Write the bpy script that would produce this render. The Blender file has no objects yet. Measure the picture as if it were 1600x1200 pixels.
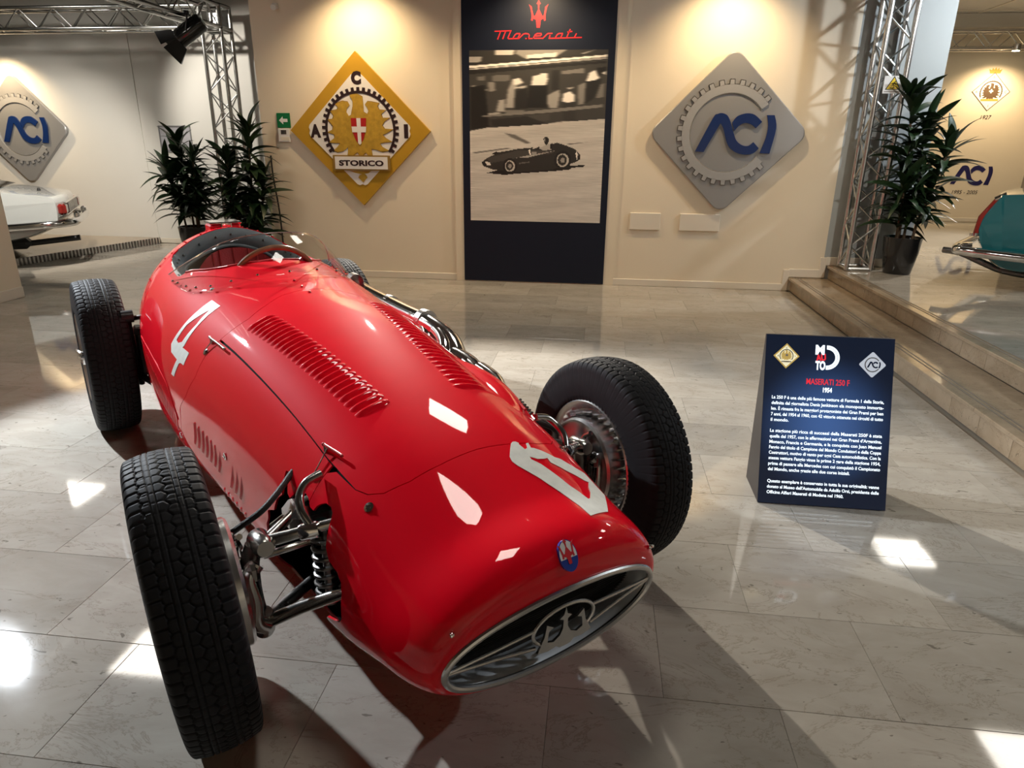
import bpy, bmesh, math, random
import numpy as np
from mathutils import Vector, Matrix
from mathutils.geometry import delaunay_2d_cdt
random.seed(7)
SC = bpy.context.scene
COL = SC.collection
PI = math.pi

# ------------------------------------------------------------------ camera
cam_d = bpy.data.cameras.new('camera')
cam_d.sensor_width = 36.0
cam_d.lens = 36.0 * 1058 / 1600
cam_d.clip_start = .05
cam = bpy.data.objects.new('camera', cam_d)
COL.objects.link(cam)
cam.rotation_mode = 'XYZ'
cam.rotation_euler = (Matrix.Rotation(math.radians(7.05), 3, 'Z') @ Matrix.Rotation(math.radians(90 - 19.3), 3, 'X') @ Matrix.Rotation(math.radians(.57), 3, 'Z')).to_euler()
cam.location = (0, 0, 1.391)
SC.camera = cam

# ------------------------------------------------------------------ colour management, world
SC.view_settings.view_transform = 'Standard'
SC.view_settings.look = 'None'
SC.view_settings.exposure = 0.88
SC.view_settings.gamma = 1.0
SC.view_settings.use_curve_mapping = False
SC.cycles.use_denoising = True
SC.cycles.max_bounces = 10
SC.cycles.transparent_max_bounces = 12
SC.cycles.caustics_reflective = False
SC.cycles.caustics_refractive = False
SC.cycles.sample_clamp_indirect = 6
wd = bpy.data.worlds.new('world')
SC.world = wd
wd.use_nodes = True
wd.node_tree.nodes['Background'].inputs[0].default_value = (.9, .93, 1, 1)
wd.node_tree.nodes['Background'].inputs[1].default_value = .05

# ------------------------------------------------------------------ lamps
def spot(name, loc, target, power, angle, col, blend=.3, radius=.05):
    l = bpy.data.lights.new(name, 'SPOT')
    l.energy = power; l.color = col; l.spot_size = math.radians(angle); l.spot_blend = blend; l.shadow_soft_size = radius
    o = bpy.data.objects.new(name, l); COL.objects.link(o)
    o.location = loc
    o.rotation_euler = (Vector(target) - Vector(loc)).to_track_quat('-Z', 'Y').to_euler()
    return o
COOL = (.86, .93, 1.0); WARM = (1.0, .74, .43); NEUT = (1.0, .93, .82)
spot('stage_or_fill_lamp', (-4.75, 4.05, 2.72), (-.1, 2.1, .2), 1050, 62, COOL, .35, .05)
spot('stage_or_fill_lamp', (-1.85, 6.60, 2.95), (-.45, 2.2, .3), 520, 60, NEUT, .4, .04)
spot('stage_or_fill_lamp', (3.85, 6.35, 2.95), (1.9, 7.9, 1.45), 85, 74, COOL, .12, .035)
spot('stage_or_fill_lamp', (4.4, 3.0, 2.9), (1.0, 2.4, 0), 70, 66, COOL, .5, .05)
for wx in (-2.45, -.68, 1.12):
    spot('wall_washer_lamp', (wx, 6.78, 2.98), (wx, 7.36, 1.35), 58, 118, WARM, .95, .03)
spot('wall_washer_lamp', (-8.35, 8.95, 2.60), (-8.35, 9.45, 1.3), 60, 118, WARM, .9, .03)
spot('stage_or_fill_lamp', (-5.9, 7.6, 3.1), (-4.6, 9.45, 1.5), 130, 74, NEUT, .7, .05)  # added fill lamp without a fixture, brightens the rear middle wall
spot('wall_washer_lamp', (6.05, 12.1, 2.80), (6.1, 12.6, .9), 60, 130, WARM, .9, .03)
spot('stage_or_fill_lamp', (-5.0, 6.0, 3.1), (-7.3, 7.9, .9), 300, 66, NEUT, .5, .06)  # added fill lamp, no such source in view, brightens the white car
spot('stage_or_fill_lamp', (6.0, 9.0, 3.2), (4.6, 8.6, .3), 380, 95, NEUT, .6, .06)  # unseen fill lamp, turned up to brighten the right hall floor
spot('stage_or_fill_lamp', (3.4, 2.2, 3.1), (3.9, 6.6, .8), 150, 60, NEUT, .6, .06)

# ------------------------------------------------------------------ helpers
def tag(o, label=None, cat=None, group=None, kind=None):
    if label: o['label'] = label
    if cat: o['category'] = cat
    if group: o['group'] = group
    if kind: o['kind'] = kind
    return o
def empty(name, loc=(0, 0, 0), rz=0.0, parent=None):
    o = bpy.data.objects.new(name, None); COL.objects.link(o)
    o.empty_display_size = .1
    o.location = loc; o.rotation_euler = (0, 0, rz)
    if parent: o.parent = parent
    return o
def thing(name, label, cat, loc=(0, 0, 0), rz=0.0, group=None):
    return tag(empty(name, loc, rz), label, cat, group)
def raw_mesh(name, V, F, normals=None, smooth=False, sharp=None):
    me = bpy.data.meshes.new(name)
    me.from_pydata([tuple(map(float, v)) for v in V], [], [tuple(f) for f in F])
    me.update()
    if smooth or sharp is not None:
        me.polygons.foreach_set('use_smooth', [True] * len(me.polygons))
        if sharp is not None: me.set_sharp_from_angle(angle=math.radians(sharp))
    if normals is not None:
        me.polygons.foreach_set('use_smooth', [True] * len(me.polygons))
        me.normals_split_custom_set_from_vertices([tuple(map(float, n)) for n in normals])
    return me
def grid_mesh(name, P, closed_u=False, closed_v=False, smooth=True, sharp=None):
    """P: (nu, nv, 3) array of points -> quad mesh"""
    nu, nv = P.shape[:2]
    me = bpy.data.meshes.new(name)
    iu = np.arange(nu if closed_u else nu - 1); iv = np.arange(nv if closed_v else nv - 1)
    a, b = np.meshgrid(iu, iv, indexing='ij')
    a2, b2 = (a + 1) % nu, (b + 1) % nv
    q = np.stack([a * nv + b, a2 * nv + b, a2 * nv + b2, a * nv + b2], -1).reshape(-1, 4)
    me.vertices.add(nu * nv); me.vertices.foreach_set('co', P.reshape(-1).astype(np.float32))
    me.loops.add(q.size); me.loops.foreach_set('vertex_index', q.reshape(-1).astype(np.int32))
    me.polygons.add(len(q)); me.polygons.foreach_set('loop_start', (np.arange(len(q)) * 4).astype(np.int32))
    me.update(calc_edges=True)
    me.polygons.foreach_set('use_smooth', [smooth] * len(q))
    if sharp is not None: me.set_sharp_from_angle(angle=math.radians(sharp))
    return me
def put(name, me, m, parent=None, loc=None, mw=None):
    if m is not None and not me.materials: me.materials.append(m)
    o = bpy.data.objects.new(name, me); COL.objects.link(o)
    if parent: o.parent = parent
    if mw is not None: o.matrix_local = mw
    elif loc is not None: o.location = loc
    return o
class MB:
    """collects shapes into ONE mesh"""
    def __init__(s): s.v = []; s.f = []
    def add(s, V, F, M=None):
        n = len(s.v)
        s.v += [tuple(M @ Vector(v)) if M is not None else tuple(v) for v in V]
        s.f += [tuple(i + n for i in f) for f in F]
        return s
    def box(s, c, d, M=None, bev=0.0):
        x, y, z = [k / 2 for k in d]
        if bev <= 0:
            V = [(c[0] + i * x, c[1] + j * y, c[2] + k * z) for i in (-1, 1) for j in (-1, 1) for k in (-1, 1)]
            return s.add(V, [(0, 1, 3, 2), (4, 6, 7, 5), (0, 4, 5, 1), (2, 3, 7, 6), (0, 2, 6, 4), (1, 5, 7, 3)], M)
        b = min(bev, x * .9, y * .9, z * .9)
        V = []; idx = {}
        for i in (-1, 1):
            for j in (-1, 1):
                for k in (-1, 1):
                    for ax in range(3):
                        p = [i * (x - b), j * (y - b), k * (z - b)]
                        p[ax] = (i, j, k)[ax] * (x, y, z)[ax]
                        idx[(i, j, k, ax)] = len(V); V.append((c[0] + p[0], c[1] + p[1], c[2] + p[2]))
        F = []
        for ax in range(3):
            o = [a for a in range(3) if a != ax]
            for sg in (-1, 1):
                cs = []
                for (p, q) in ((-1, -1), (1, -1), (1, 1), (-1, 1)):
                    t = [0, 0, 0]; t[ax] = sg; t[o[0]] = p; t[o[1]] = q
                    cs.append(idx[(*t, ax)])
                fl = (sg > 0) != (ax == 1)
                F.append(tuple(cs if fl else cs[::-1]))
        for ax in range(3):
            o = [a for a in range(3) if a != ax]
            for p in (-1, 1):
                for q in (-1, 1):
                    t0 = [0, 0, 0]; t1 = [0, 0, 0]
                    t0[ax] = -1; t1[ax] = 1
                    for t in (t0, t1): t[o[0]] = p; t[o[1]] = q
                    F.append((idx[(*t0, o[0])], idx[(*t1, o[0])], idx[(*t1, o[1])], idx[(*t0, o[1])]))
        for i in (-1, 1):
            for j in (-1, 1):
                for k in (-1, 1):
                    F.append((idx[(i, j, k, 0)], idx[(i, j, k, 1)], idx[(i, j, k, 2)]))
        return s.add(V, F, M)
    def tube(s, pts, r, n=10, closed=False, caps=True, M=None):
        P = [Vector(p) for p in pts]; m = len(P)
        R = r if isinstance(r, (list, tuple)) else [r] * m
        T = []
        for i in range(m):
            a = P[(i - 1) % m] if closed or i else P[i]; b = P[(i + 1) % m] if closed or i < m - 1 else P[i]
            T.append((b - a).normalized())
        u = T[0].orthogonal().normalized(); V = []; F = []
        for i in range(m):
            u = (u - T[i] * u.dot(T[i])).normalized(); w = T[i].cross(u)
            for k in range(n):
                an = 2 * PI * k / n
                V.append(P[i] + (u * math.cos(an) + w * math.sin(an)) * R[i])
        for i in range(m if closed else m - 1):
            j = (i + 1) % m
            for k in range(n):
                F.append((i * n + k, i * n + (k + 1) % n, j * n + (k + 1) % n, j * n + k))
        if caps and not closed:
            F.append(tuple(range(n))[::-1]); F.append(tuple((m - 1) * n + k for k in range(n)))
        return s.add(V, F, M)
    def lathe(s, prof, n=32, M=None, closed=False):
        V = []; F = []; m = len(prof)
        for r, z in prof:
            for k in range(n):
                a = 2 * PI * k / n
                V.append((r * math.cos(a), r * math.sin(a), z))
        for i in range(m if closed else m - 1):
            j = (i + 1) % m
            for k in range(n):
                F.append((i * n + k, i * n + (k + 1) % n, j * n + (k + 1) % n, j * n + k))
        if not closed:
            if prof[0][0] > 1e-5: F.append(tuple(range(n))[::-1])
            if prof[-1][0] > 1e-5: F.append(tuple((m - 1) * n + k for k in range(n)))
        return s.add(V, F, M)
    def prism(s, poly, z0, z1, M=None):
        n = len(poly)
        ar = sum(poly[i][0] * poly[(i + 1) % n][1] - poly[(i + 1) % n][0] * poly[i][1] for i in range(n))
        if ar < 0: poly = poly[::-1]
        V = [(x, y, z0) for x, y in poly] + [(x, y, z1) for x, y in poly]
        F = [tuple(range(n))[::-1], tuple(range(n, 2 * n))] + [(i, (i + 1) % n, n + (i + 1) % n, n + i) for i in range(n)]
        return s.add(V, F, M)
    def ball(s, c, r, n=12, M=None, sc=(1, 1, 1)):
        V = []; F = []; h = max(4, n // 2)
        for i in range(h + 1):
            p = PI * i / h
            for k in range(n):
                a = 2 * PI * k / n
                V.append((c[0] + r * sc[0] * math.sin(p) * math.cos(a), c[1] + r * sc[1] * math.sin(p) * math.sin(a), c[2] + r * sc[2] * math.cos(p)))
        for i in range(h):
            for k in range(n): F.append((i * n + k, (i + 1) * n + k, (i + 1) * n + (k + 1) % n, i * n + (k + 1) % n))
        return s.add(V, F, M)
    def mesh(s, name, sharp=35):
        return raw_mesh(name, s.v, s.f, sharp=sharp)
    def build(s, name, m, parent=None, sharp=35, mw=None, loc=None):
        return put(name, s.mesh(name, sharp), m, parent, loc, mw)
def frame_mat(o, x, y, z):
    """matrix with columns x, y, z and origin o"""
    x, y, z, o = Vector(x), Vector(y), Vector(z), Vector(o)
    return Matrix(((x.x, y.x, z.x, o.x), (x.y, y.y, z.y, o.y), (x.z, y.z, z.z, o.z), (0, 0, 0, 1)))
def axis_mat(p, d):
    """z axis along d at p"""
    q = Vector(d).normalized().to_track_quat('Z', 'Y').to_matrix().to_4x4()
    return Matrix.Translation(Vector(p)) @ q
def catmull(P, n=8):
    P = [Vector(p) for p in P]; out = []
    for i in range(len(P) - 1):
        a = P[max(i - 1, 0)]; b = P[i]; c = P[i + 1]; d = P[min(i + 2, len(P) - 1)]
        for k in range(n):
            t = k / n
            out.append(.5 * ((2 * b) + (c - a) * t + (2 * a - 5 * b + 4 * c - d) * t * t + (3 * b - a - 3 * c + d) * t ** 3))
    out.append(P[-1]); return out
WALL = lambda y: frame_mat((0, y, 0), (1, 0, 0), (0, 0, 1), (0, -1, 0))     # (x, z) drawing -> a wall that faces -y, thickness towards the room

# ------------------------------------------------------------------ materials
def srgb(r, g, b):
    f = lambda c: (c / 255 / 12.92) if c <= 10 else ((c / 255 + .055) / 1.055) ** 2.4
    return (f(r), f(g), f(b))
def mat(name, col, rough=.5, metal=0.0, spec=.5, coat=0.0, noise=0.0, nscale=30.0, rnoise=0.0, bump=0.0, bscale=200.0, emit=None, estr=0.0, trans=0.0, ior=1.45, coat_rough=.03):
    m = bpy.data.materials.new(name); m.use_nodes = True
    nt = m.node_tree; b = nt.nodes['Principled BSDF']
    b.inputs['Base Color'].default_value = (*col, 1); b.inputs['Roughness'].default_value = rough; b.inputs['Metallic'].default_value = metal
    b.inputs['Specular IOR Level'].default_value = spec; b.inputs['Coat Weight'].default_value = coat; b.inputs['Coat Roughness'].default_value = coat_rough
    b.inputs['Transmission Weight'].default_value = trans; b.inputs['IOR'].default_value = ior
    if emit: b.inputs['Emission Color'].default_value = (*emit, 1); b.inputs['Emission Strength'].default_value = estr
    if noise or rnoise or bump:
        tc = nt.nodes.new('ShaderNodeTexCoord')
        nz = nt.nodes.new('ShaderNodeTexNoise'); nz.inputs['Scale'].default_value = nscale; nz.inputs['Detail'].default_value = 6
        nt.links.new(tc.outputs['Object'], nz.inputs['Vector'])
        if noise:
            mx = nt.nodes.new('ShaderNodeMix'); mx.data_type = 'RGBA'
            mx.inputs[6].default_value = (*[c * (1 - noise) for c in col], 1); mx.inputs[7].default_value = (*[min(1, c * (1 + noise)) for c in col], 1)
            nt.links.new(nz.outputs['Fac'], mx.inputs[0]); nt.links.new(mx.outputs[2], b.inputs['Base Color'])
        if rnoise:
            mr = nt.nodes.new('ShaderNodeMapRange'); mr.inputs[3].default_value = max(.01, rough - rnoise); mr.inputs[4].default_value = rough + rnoise
            mr.inputs[1].default_value = .3; mr.inputs[2].default_value = .7
            nt.links.new(nz.outputs['Fac'], mr.inputs[0]); nt.links.new(mr.outputs[0], b.inputs['Roughness'])
        if bump:
            n2 = nt.nodes.new('ShaderNodeTexNoise'); n2.inputs['Scale'].default_value = bscale; n2.inputs['Detail'].default_value = 4
            nt.links.new(tc.outputs['Object'], n2.inputs['Vector'])
            bp = nt.nodes.new('ShaderNodeBump'); bp.inputs['Strength'].default_value = bump; bp.inputs['Distance'].default_value = .01
            nt.links.new(n2.outputs['Fac'], bp.inputs['Height']); nt.links.new(bp.outputs[0], b.inputs['Normal'])
    return m
def marble(name, c_lo, c_hi, c_vein, streak=(1.1, 9.0, 2.0), rough=.09):
    m = bpy.data.materials.new(name); m.use_nodes = True
    nt = m.node_tree; N = nt.nodes; L = nt.links; b = N['Principled BSDF']
    geo = N.new('ShaderNodeNewGeometry'); oi = N.new('ShaderNodeObjectInfo')
    off = N.new('ShaderNodeVectorMath'); off.operation = 'MULTIPLY_ADD'
    cmb = N.new('ShaderNodeCombineXYZ'); L.new(oi.outputs['Random'], cmb.inputs[0]); L.new(oi.outputs['Random'], cmb.inputs[1]); L.new(oi.outputs['Random'], cmb.inputs[2])
    L.new(cmb.outputs[0], off.inputs[0]); off.inputs[1].default_value = (37, 91, 53); L.new(geo.outputs['Position'], off.inputs[2])
    mp = N.new('ShaderNodeMapping'); mp.inputs['Scale'].default_value = streak; L.new(off.outputs[0], mp.inputs['Vector'])
    rot = N.new('ShaderNodeMath'); rot.operation = 'MULTIPLY_ADD'; rot.inputs[1].default_value = .5; rot.inputs[2].default_value = -.2; L.new(oi.outputs['Random'], rot.inputs[0])
    cr = N.new('ShaderNodeCombineXYZ'); L.new(rot.outputs[0], cr.inputs[2]); L.new(cr.outputs[0], mp.inputs['Rotation'])
    n1 = N.new('ShaderNodeTexNoise'); n1.inputs['Scale'].default_value = 1.6; n1.inputs['Detail'].default_value = 9; n1.inputs['Roughness'].default_value = .62; n1.inputs['Distortion'].default_value = .5
    L.new(mp.outputs[0], n1.inputs['Vector'])
    r1 = N.new('ShaderNodeValToRGB'); r1.color_ramp.elements[0].position = .3; r1.color_ramp.elements[0].color = (*c_lo, 1); r1.color_ramp.elements[1].position = .68; r1.color_ramp.elements[1].color = (*c_hi, 1)
    L.new(n1.outputs['Fac'], r1.inputs[0])
    # thin veins: the zero line of a warped noise
    n2 = N.new('ShaderNodeTexNoise'); n2.inputs['Scale'].default_value = 1.05; n2.inputs['Detail'].default_value = 7; n2.inputs['Roughness'].default_value = .7; n2.inputs['Distortion'].default_value = 1.0
    L.new(mp.outputs[0], n2.inputs['Vector'])
    s1 = N.new('ShaderNodeMath'); s1.operation = 'SUBTRACT'; s1.inputs[1].default_value = .5; L.new(n2.outputs['Fac'], s1.inputs[0])
    s2 = N.new('ShaderNodeMath'); s2.operation = 'ABSOLUTE'; L.new(s1.outputs[0], s2.inputs[0])
    r2 = N.new('ShaderNodeValToRGB'); r2.color_ramp.elements[0].position = 0; r2.color_ramp.elements[0].color = (1, 1, 1, 1); r2.color_ramp.elements[1].position = .012; r2.color_ramp.elements[1].color = (0, 0, 0, 1)
    L.new(s2.outputs[0], r2.inputs[0])
    vm = N.new('ShaderNodeMath'); vm.operation = 'MULTIPLY'; vm.inputs[1].default_value = .5; L.new(r2.outputs[0], vm.inputs[0])
    m1 = N.new('ShaderNodeMix'); m1.data_type = 'RGBA'; L.new(vm.outputs[0], m1.inputs[0]); L.new(r1.outputs[0], m1.inputs[6]); m1.inputs[7].default_value = (*c_vein, 1)
    # small dark fossils
    mp2 = N.new('ShaderNodeMapping'); mp2.inputs['Scale'].default_value = (22, 46, 30); L.new(off.outputs[0], mp2.inputs['Vector']); L.new(cr.outputs[0], mp2.inputs['Rotation'])
    n3 = N.new('ShaderNodeTexNoise'); n3.inputs['Scale'].default_value = 1.0; n3.inputs['Detail'].default_value = 2; n3.inputs['Distortion'].default_value = .8; L.new(mp2.outputs[0], n3.inputs['Vector'])
    r3 = N.new('ShaderNodeValToRGB'); r3.color_ramp.elements[0].position = .70; r3.color_ramp.elements[0].color = (0, 0, 0, 1); r3.color_ramp.elements[1].position = .73; r3.color_ramp.elements[1].color = (.62, .62, .62, 1)
    L.new(n3.outputs['Fac'], r3.inputs[0])
    m2 = N.new('ShaderNodeMix'); m2.data_type = 'RGBA'; L.new(r3.outputs[0], m2.inputs[0]); L.new(m1.outputs[2], m2.inputs[6]); m2.inputs[7].default_value = (.09, .075, .06, 1)
    # tile to tile tone
    tv = N.new('ShaderNodeMapRange'); tv.inputs[3].default_value = .86; tv.inputs[4].default_value = 1.1; L.new(oi.outputs['Random'], tv.inputs[0])
    hs = N.new('ShaderNodeHueSaturation'); L.new(tv.outputs[0], hs.inputs['Value']); L.new(m2.outputs[2], hs.inputs['Color'])
    L.new(hs.outputs[0], b.inputs['Base Color'])
    rr = N.new('ShaderNodeMapRange'); rr.inputs[3].default_value = rough * .7; rr.inputs[4].default_value = rough * 1.5; L.new(n1.outputs['Fac'], rr.inputs[0]); L.new(rr.outputs[0], b.inputs['Roughness'])
    b.inputs['Specular IOR Level'].default_value = .5
    return m
M_marble = marble('polished marble', (.350, .316, .268), (.440, .408, .355), (.20, .165, .125), streak=(2.1, 4.6, 2.0), rough=.045)
M_stair = marble('stair marble', (.285, .215, .14), (.40, .315, .22), (.19, .135, .085), streak=(3, 3, 3), rough=.12)
M_grout = mat('grout', (.33, .29, .235), .4)
M_wall = mat('cream wall paint', (.78, .69, .545), .72, noise=.02, nscale=3, bump=.08, bscale=160)
M_wallw = mat('white wall paint', (.74, .72, .67), .72, noise=.02, nscale=3, bump=.08, bscale=160)
M_base = mat('cream skirting paint', (.74, .68, .58), .45)
M_ceild = mat('dark ceiling board', (.085, .08, .075), .9)
M_ceil = mat('ceiling board', (.70, .67, .61), .85, noise=.03, nscale=60)
M_red = mat('red racing enamel', (.76, .0006, .013), .5, coat=.85, noise=.05, nscale=9, coat_rough=.026, spec=.02)
M_redm = mat('red painted trim', (.50, .004, .012), .3, coat=.6)
M_redlea = mat('red leather', (.40, .022, .026), .5, bump=.3, bscale=160)
M_rubber = mat('tyre rubber', (.0135, .0135, .015), .6, spec=.14, noise=.25, nscale=40)
M_chrome = mat('chrome', (.80, .80, .80), .10, 1.0)
M_alu = mat('brushed aluminium', (.64, .64, .64), .26, 1.0)
M_satin = mat('satin aluminium', (.62, .64, .66), .42, 1.0)
M_tube = mat('truss aluminium', (.60, .60, .59), .26, 1.0)
M_steel = mat('dark steel', (.20, .19, .18), .34, 1.0, rnoise=.1, nscale=40)
M_nickel = mat('worn nickel', (.44, .43, .41), .22, 1.0, rnoise=.05, nscale=25)
M_black = mat('black paint', (.012, .012, .013), .38)
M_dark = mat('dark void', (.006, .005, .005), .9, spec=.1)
M_gloss = mat('black gloss', (.010, .010, .011), .12, coat=.5)
M_white = mat('white number paint', (.70, .71, .67), .5, noise=.16, nscale=45)
M_grey = mat('grey leather', (.22, .255, .275), .42, bump=.2, bscale=220)
M_navy = mat('navy banner print', (.0055, .0095, .024), .5, spec=.35)
M_navy2 = mat('navy sign laminate', (.011, .017, .036), .33)
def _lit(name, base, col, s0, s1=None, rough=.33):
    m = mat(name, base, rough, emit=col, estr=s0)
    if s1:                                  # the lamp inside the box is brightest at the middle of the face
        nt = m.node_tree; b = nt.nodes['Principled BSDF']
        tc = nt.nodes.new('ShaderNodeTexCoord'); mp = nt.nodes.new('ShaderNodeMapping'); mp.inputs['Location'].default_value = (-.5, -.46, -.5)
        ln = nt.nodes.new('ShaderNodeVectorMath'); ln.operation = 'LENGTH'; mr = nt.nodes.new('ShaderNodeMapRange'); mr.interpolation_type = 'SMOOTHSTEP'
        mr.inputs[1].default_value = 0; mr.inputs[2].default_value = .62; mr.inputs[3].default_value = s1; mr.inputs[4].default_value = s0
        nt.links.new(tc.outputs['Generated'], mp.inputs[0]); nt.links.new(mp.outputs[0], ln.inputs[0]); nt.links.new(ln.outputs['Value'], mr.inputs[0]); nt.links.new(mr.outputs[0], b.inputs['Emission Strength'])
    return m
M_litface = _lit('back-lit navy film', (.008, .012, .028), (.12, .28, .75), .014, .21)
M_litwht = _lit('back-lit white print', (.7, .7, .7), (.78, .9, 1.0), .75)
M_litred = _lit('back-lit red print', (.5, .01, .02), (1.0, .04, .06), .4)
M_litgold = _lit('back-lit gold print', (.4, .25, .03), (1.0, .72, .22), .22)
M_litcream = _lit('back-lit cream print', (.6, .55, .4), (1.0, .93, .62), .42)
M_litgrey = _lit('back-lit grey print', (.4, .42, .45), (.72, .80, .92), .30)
M_signred = mat('red print', (.60, .012, .022), .5)
M_signwht = mat('white print', (.80, .80, .80), .5)
M_gold = mat('gold paint', (.47, .265, .018), .42, noise=.08, nscale=12)
M_goldd = mat('dark gold outline', (.27, .16, .03), .5)
M_eagle = mat('gold eagle paint', (.45, .275, .03), .45, noise=.45, nscale=26)
M_ivory = mat('white plaque', (.76, .74, .72), .4)
M_brown = mat('dark brown paint', (.024, .010, .012), .45)
M_crim = mat('crimson paint', (.40, .012, .012), .45)
M_silver = mat('silver plaque paint', (.33, .33, .335), .36, .35)
M_silver2 = mat('silver in lit tone', (.43, .43, .435), .33, .35)  # plaque silver made lighter: lit look of the raised ring put into the colour
M_blue = mat('royal blue enamel', (.006, .024, .115), .25, coat=.4)
M_exitg = mat('green sign', (.006, .17, .055), .4)
M_leaf = mat('dracaena leaf', (.012, .030, .010), .40, noise=.35, nscale=5)
M_cane = mat('plant cane', (.11, .075, .045), .8, noise=.3, nscale=20)
M_soil = mat('potting soil', (.03, .02, .013), .95, noise=.4, nscale=60)
M_yellow = mat('warning yellow', (.78, .55, .02), .45)
M_paper = mat('white card', (.74, .74, .73), .6)
M_carw = mat('white car paint', (.70, .73, .72), .2, coat=1.0)
M_cart = mat('teal car paint', (.008, .135, .165), .2, coat=1.0)
M_lens = mat('red tail lamp lens', (.28, .02, .015), .12, coat=.5)
M_glassd = mat('dark car glass', (.015, .017, .018), .05, spec=.7)
M_plexi = bpy.data.materials.new('clear windscreen plastic'); M_plexi.use_nodes = True
def _plexi(m):
    nt = m.node_tree; nt.nodes.remove(nt.nodes['Principled BSDF'])
    t = nt.nodes.new('ShaderNodeBsdfTransparent'); t.inputs[0].default_value = (.97, .975, .97, 1)
    g = nt.nodes.new('ShaderNodeBsdfGlossy'); g.inputs['Roughness'].default_value = .03
    lw = nt.nodes.new('ShaderNodeLayerWeight'); lw.inputs[0].default_value = .5
    pw = nt.nodes.new('ShaderNodeMath'); pw.operation = 'POWER'; pw.inputs[1].default_value = 4.0; nt.links.new(lw.outputs['Facing'], pw.inputs[0])
    f = nt.nodes.new('ShaderNodeMath'); f.operation = 'MULTIPLY_ADD'; f.inputs[1].default_value = .30; f.inputs[2].default_value = .03; nt.links.new(pw.outputs[0], f.inputs[0])
    x = nt.nodes.new('ShaderNodeMixShader')
    nt.links.new(f.outputs[0], x.inputs[0]); nt.links.new(t.outputs[0], x.inputs[1]); nt.links.new(g.outputs[0], x.inputs[2]); nt.links.new(x.outputs[0], nt.nodes['Material Output'].inputs[0])
_plexi(M_plexi)
M_wood = mat('varnished wood', (.24, .12, .06), .25, coat=.5, noise=.3, nscale=30)
M_hose = mat('rubber hose', (.035, .033, .033), .5, bump=.4, bscale=250)
M_lightp = mat('lit diffuser', (.9, .9, .88), .5, emit=(1.0, .95, .86), estr=9.0)
M_bulb = mat('lit lamp', (.9, .9, .9), .5, emit=(.93, .97, 1.0), estr=160.0)
M_bulbw = mat('lit warm lamp', (.9, .9, .9), .5, emit=(1.0, .82, .5), estr=60.0)
M_cbadge = mat('badge blue', (.015, .05, .33), .2, coat=1)
M_wallg = mat('grey wall paint smooth', (.36, .385, .385), .7, noise=.02, nscale=3)
M_ggrey = mat('grey wall paint', (.22, .20, .18), .75)
M_brz = mat('wall print brown', (.10, .06, .03), .6)
M_och = mat('wall print orange', (.75, .32, .06), .6)
M_navp = mat('wall print navy', (.014, .012, .09), .5)
M_mesh = mat('radiator core', (.007, .007, .007), .8, spec=.15)
# ------------------------------------------------------------------ the setting
PLAT = .273
def struct(name, mb, m, parent=None, sharp=35):
    o = mb.build(name, m, parent, sharp)
    if not parent: o['kind'] = 'structure'
    return o
# floor: a bed with 60 x 40 cm polished marble slabs in running bond
floor = struct('floor', MB().box((-4.6, 4.0, -.062), (15.0, 14.6, .1)), M_grout)
TW, TD, RB = .605, .3955, 1.0825
tile_me = MB().box((0, 0, -.004), (TW - .0008, TD - .0008, .016), bev=.0008).mesh('tile')
rows = []
for j in range(-5, 21):
    y = RB + (j + .5) * TD
    x0 = .84 if j % 2 else .535
    for k in range(-22, 4):
        x = x0 + (k + .5) * TW
        xa, xb = x - TW / 2, x + TW / 2
        if xa > 1.95 or xb < -11.4: continue
        near = xb < 2.6 and xa > -1.02 * y - .75 and y > .6
        rows.append((not near, math.hypot(x + .3, y), x, y, min(xb, 1.96), xa))
rows.sort()
rest = MB()
for n, (far, dist, x, y, xb, xa) in enumerate(rows):
    if n < 290 and not far:
        o = put('tile', tile_me, M_marble, floor, (( xa + xb) / 2, y, 0))
        o.scale.x = (xb - xa) / TW
        o.location.z = random.uniform(-.0003, .0003) - .004
    else:
        rest.box(((xa + xb) / 2, y, -.008), (xb - xa - .0014, TD - .0014, .016))
ro = rest.build('paving', M_marble, floor); ro['kind'] = 'stuff'
# platform and its two steps on the right
plat = struct('floor_platform', MB().box((5.1, 4.6, .125), (5.4, 18.4, .26)), M_grout)
xs = 2.44
for i in range(8):
    for j in range(27):
        x0 = xs + i * TW - (.3 if j % 2 else 0); x1 = x0 + TW
        x0 = max(x0, xs); x1 = min(x1, 7.1)
        y = 1.6 + (j + .5) * TD
        if x1 - x0 < .05 or x0 > y * .78 + .8: continue
        o = put('tile', tile_me, M_marble, plat, ((x0 + x1) / 2, y, PLAT - .004)); o.scale.x = (x1 - x0) / TW
steps = struct('floor_step', MB().box((2.19, 2.8, .06), (.34, 9.0, .12)), M_grout)
M_steel2 = mat("worn grip strip", (.16, .13, .10), .35)
def flight(x, z0, z1, depth, tread=True):
    y = 7.30
    k = 0
    while y > -.9:
        ln = .30 if k % 3 else .42
        MB().box((x + .008, y - ln / 2, (z0 + z1 - .022) / 2), (.016, ln - .002, z1 - z0 - .026), bev=.0015).build('riser_slab', M_stair, steps)
        y -= ln; k += 1
    y = 7.30; k = 0
    while y > -.9:
        ln = 1.25
        MB().box((x + depth / 2 - .012, y - ln / 2, z1 - .012), (depth + .024, ln - .002, .024), bev=.003).build('tread_slab', M_stair, steps)
        for gx in (.045, .075):
            MB().box((x + gx, y - ln / 2, z1 + .0006), (.011, ln, .0016)).build('grip_strip', M_steel2, steps)
        y -= ln; k += 1
flight(2.0, 0, .137, .36)
flight(2.36, .137, PLAT, .085)
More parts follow.
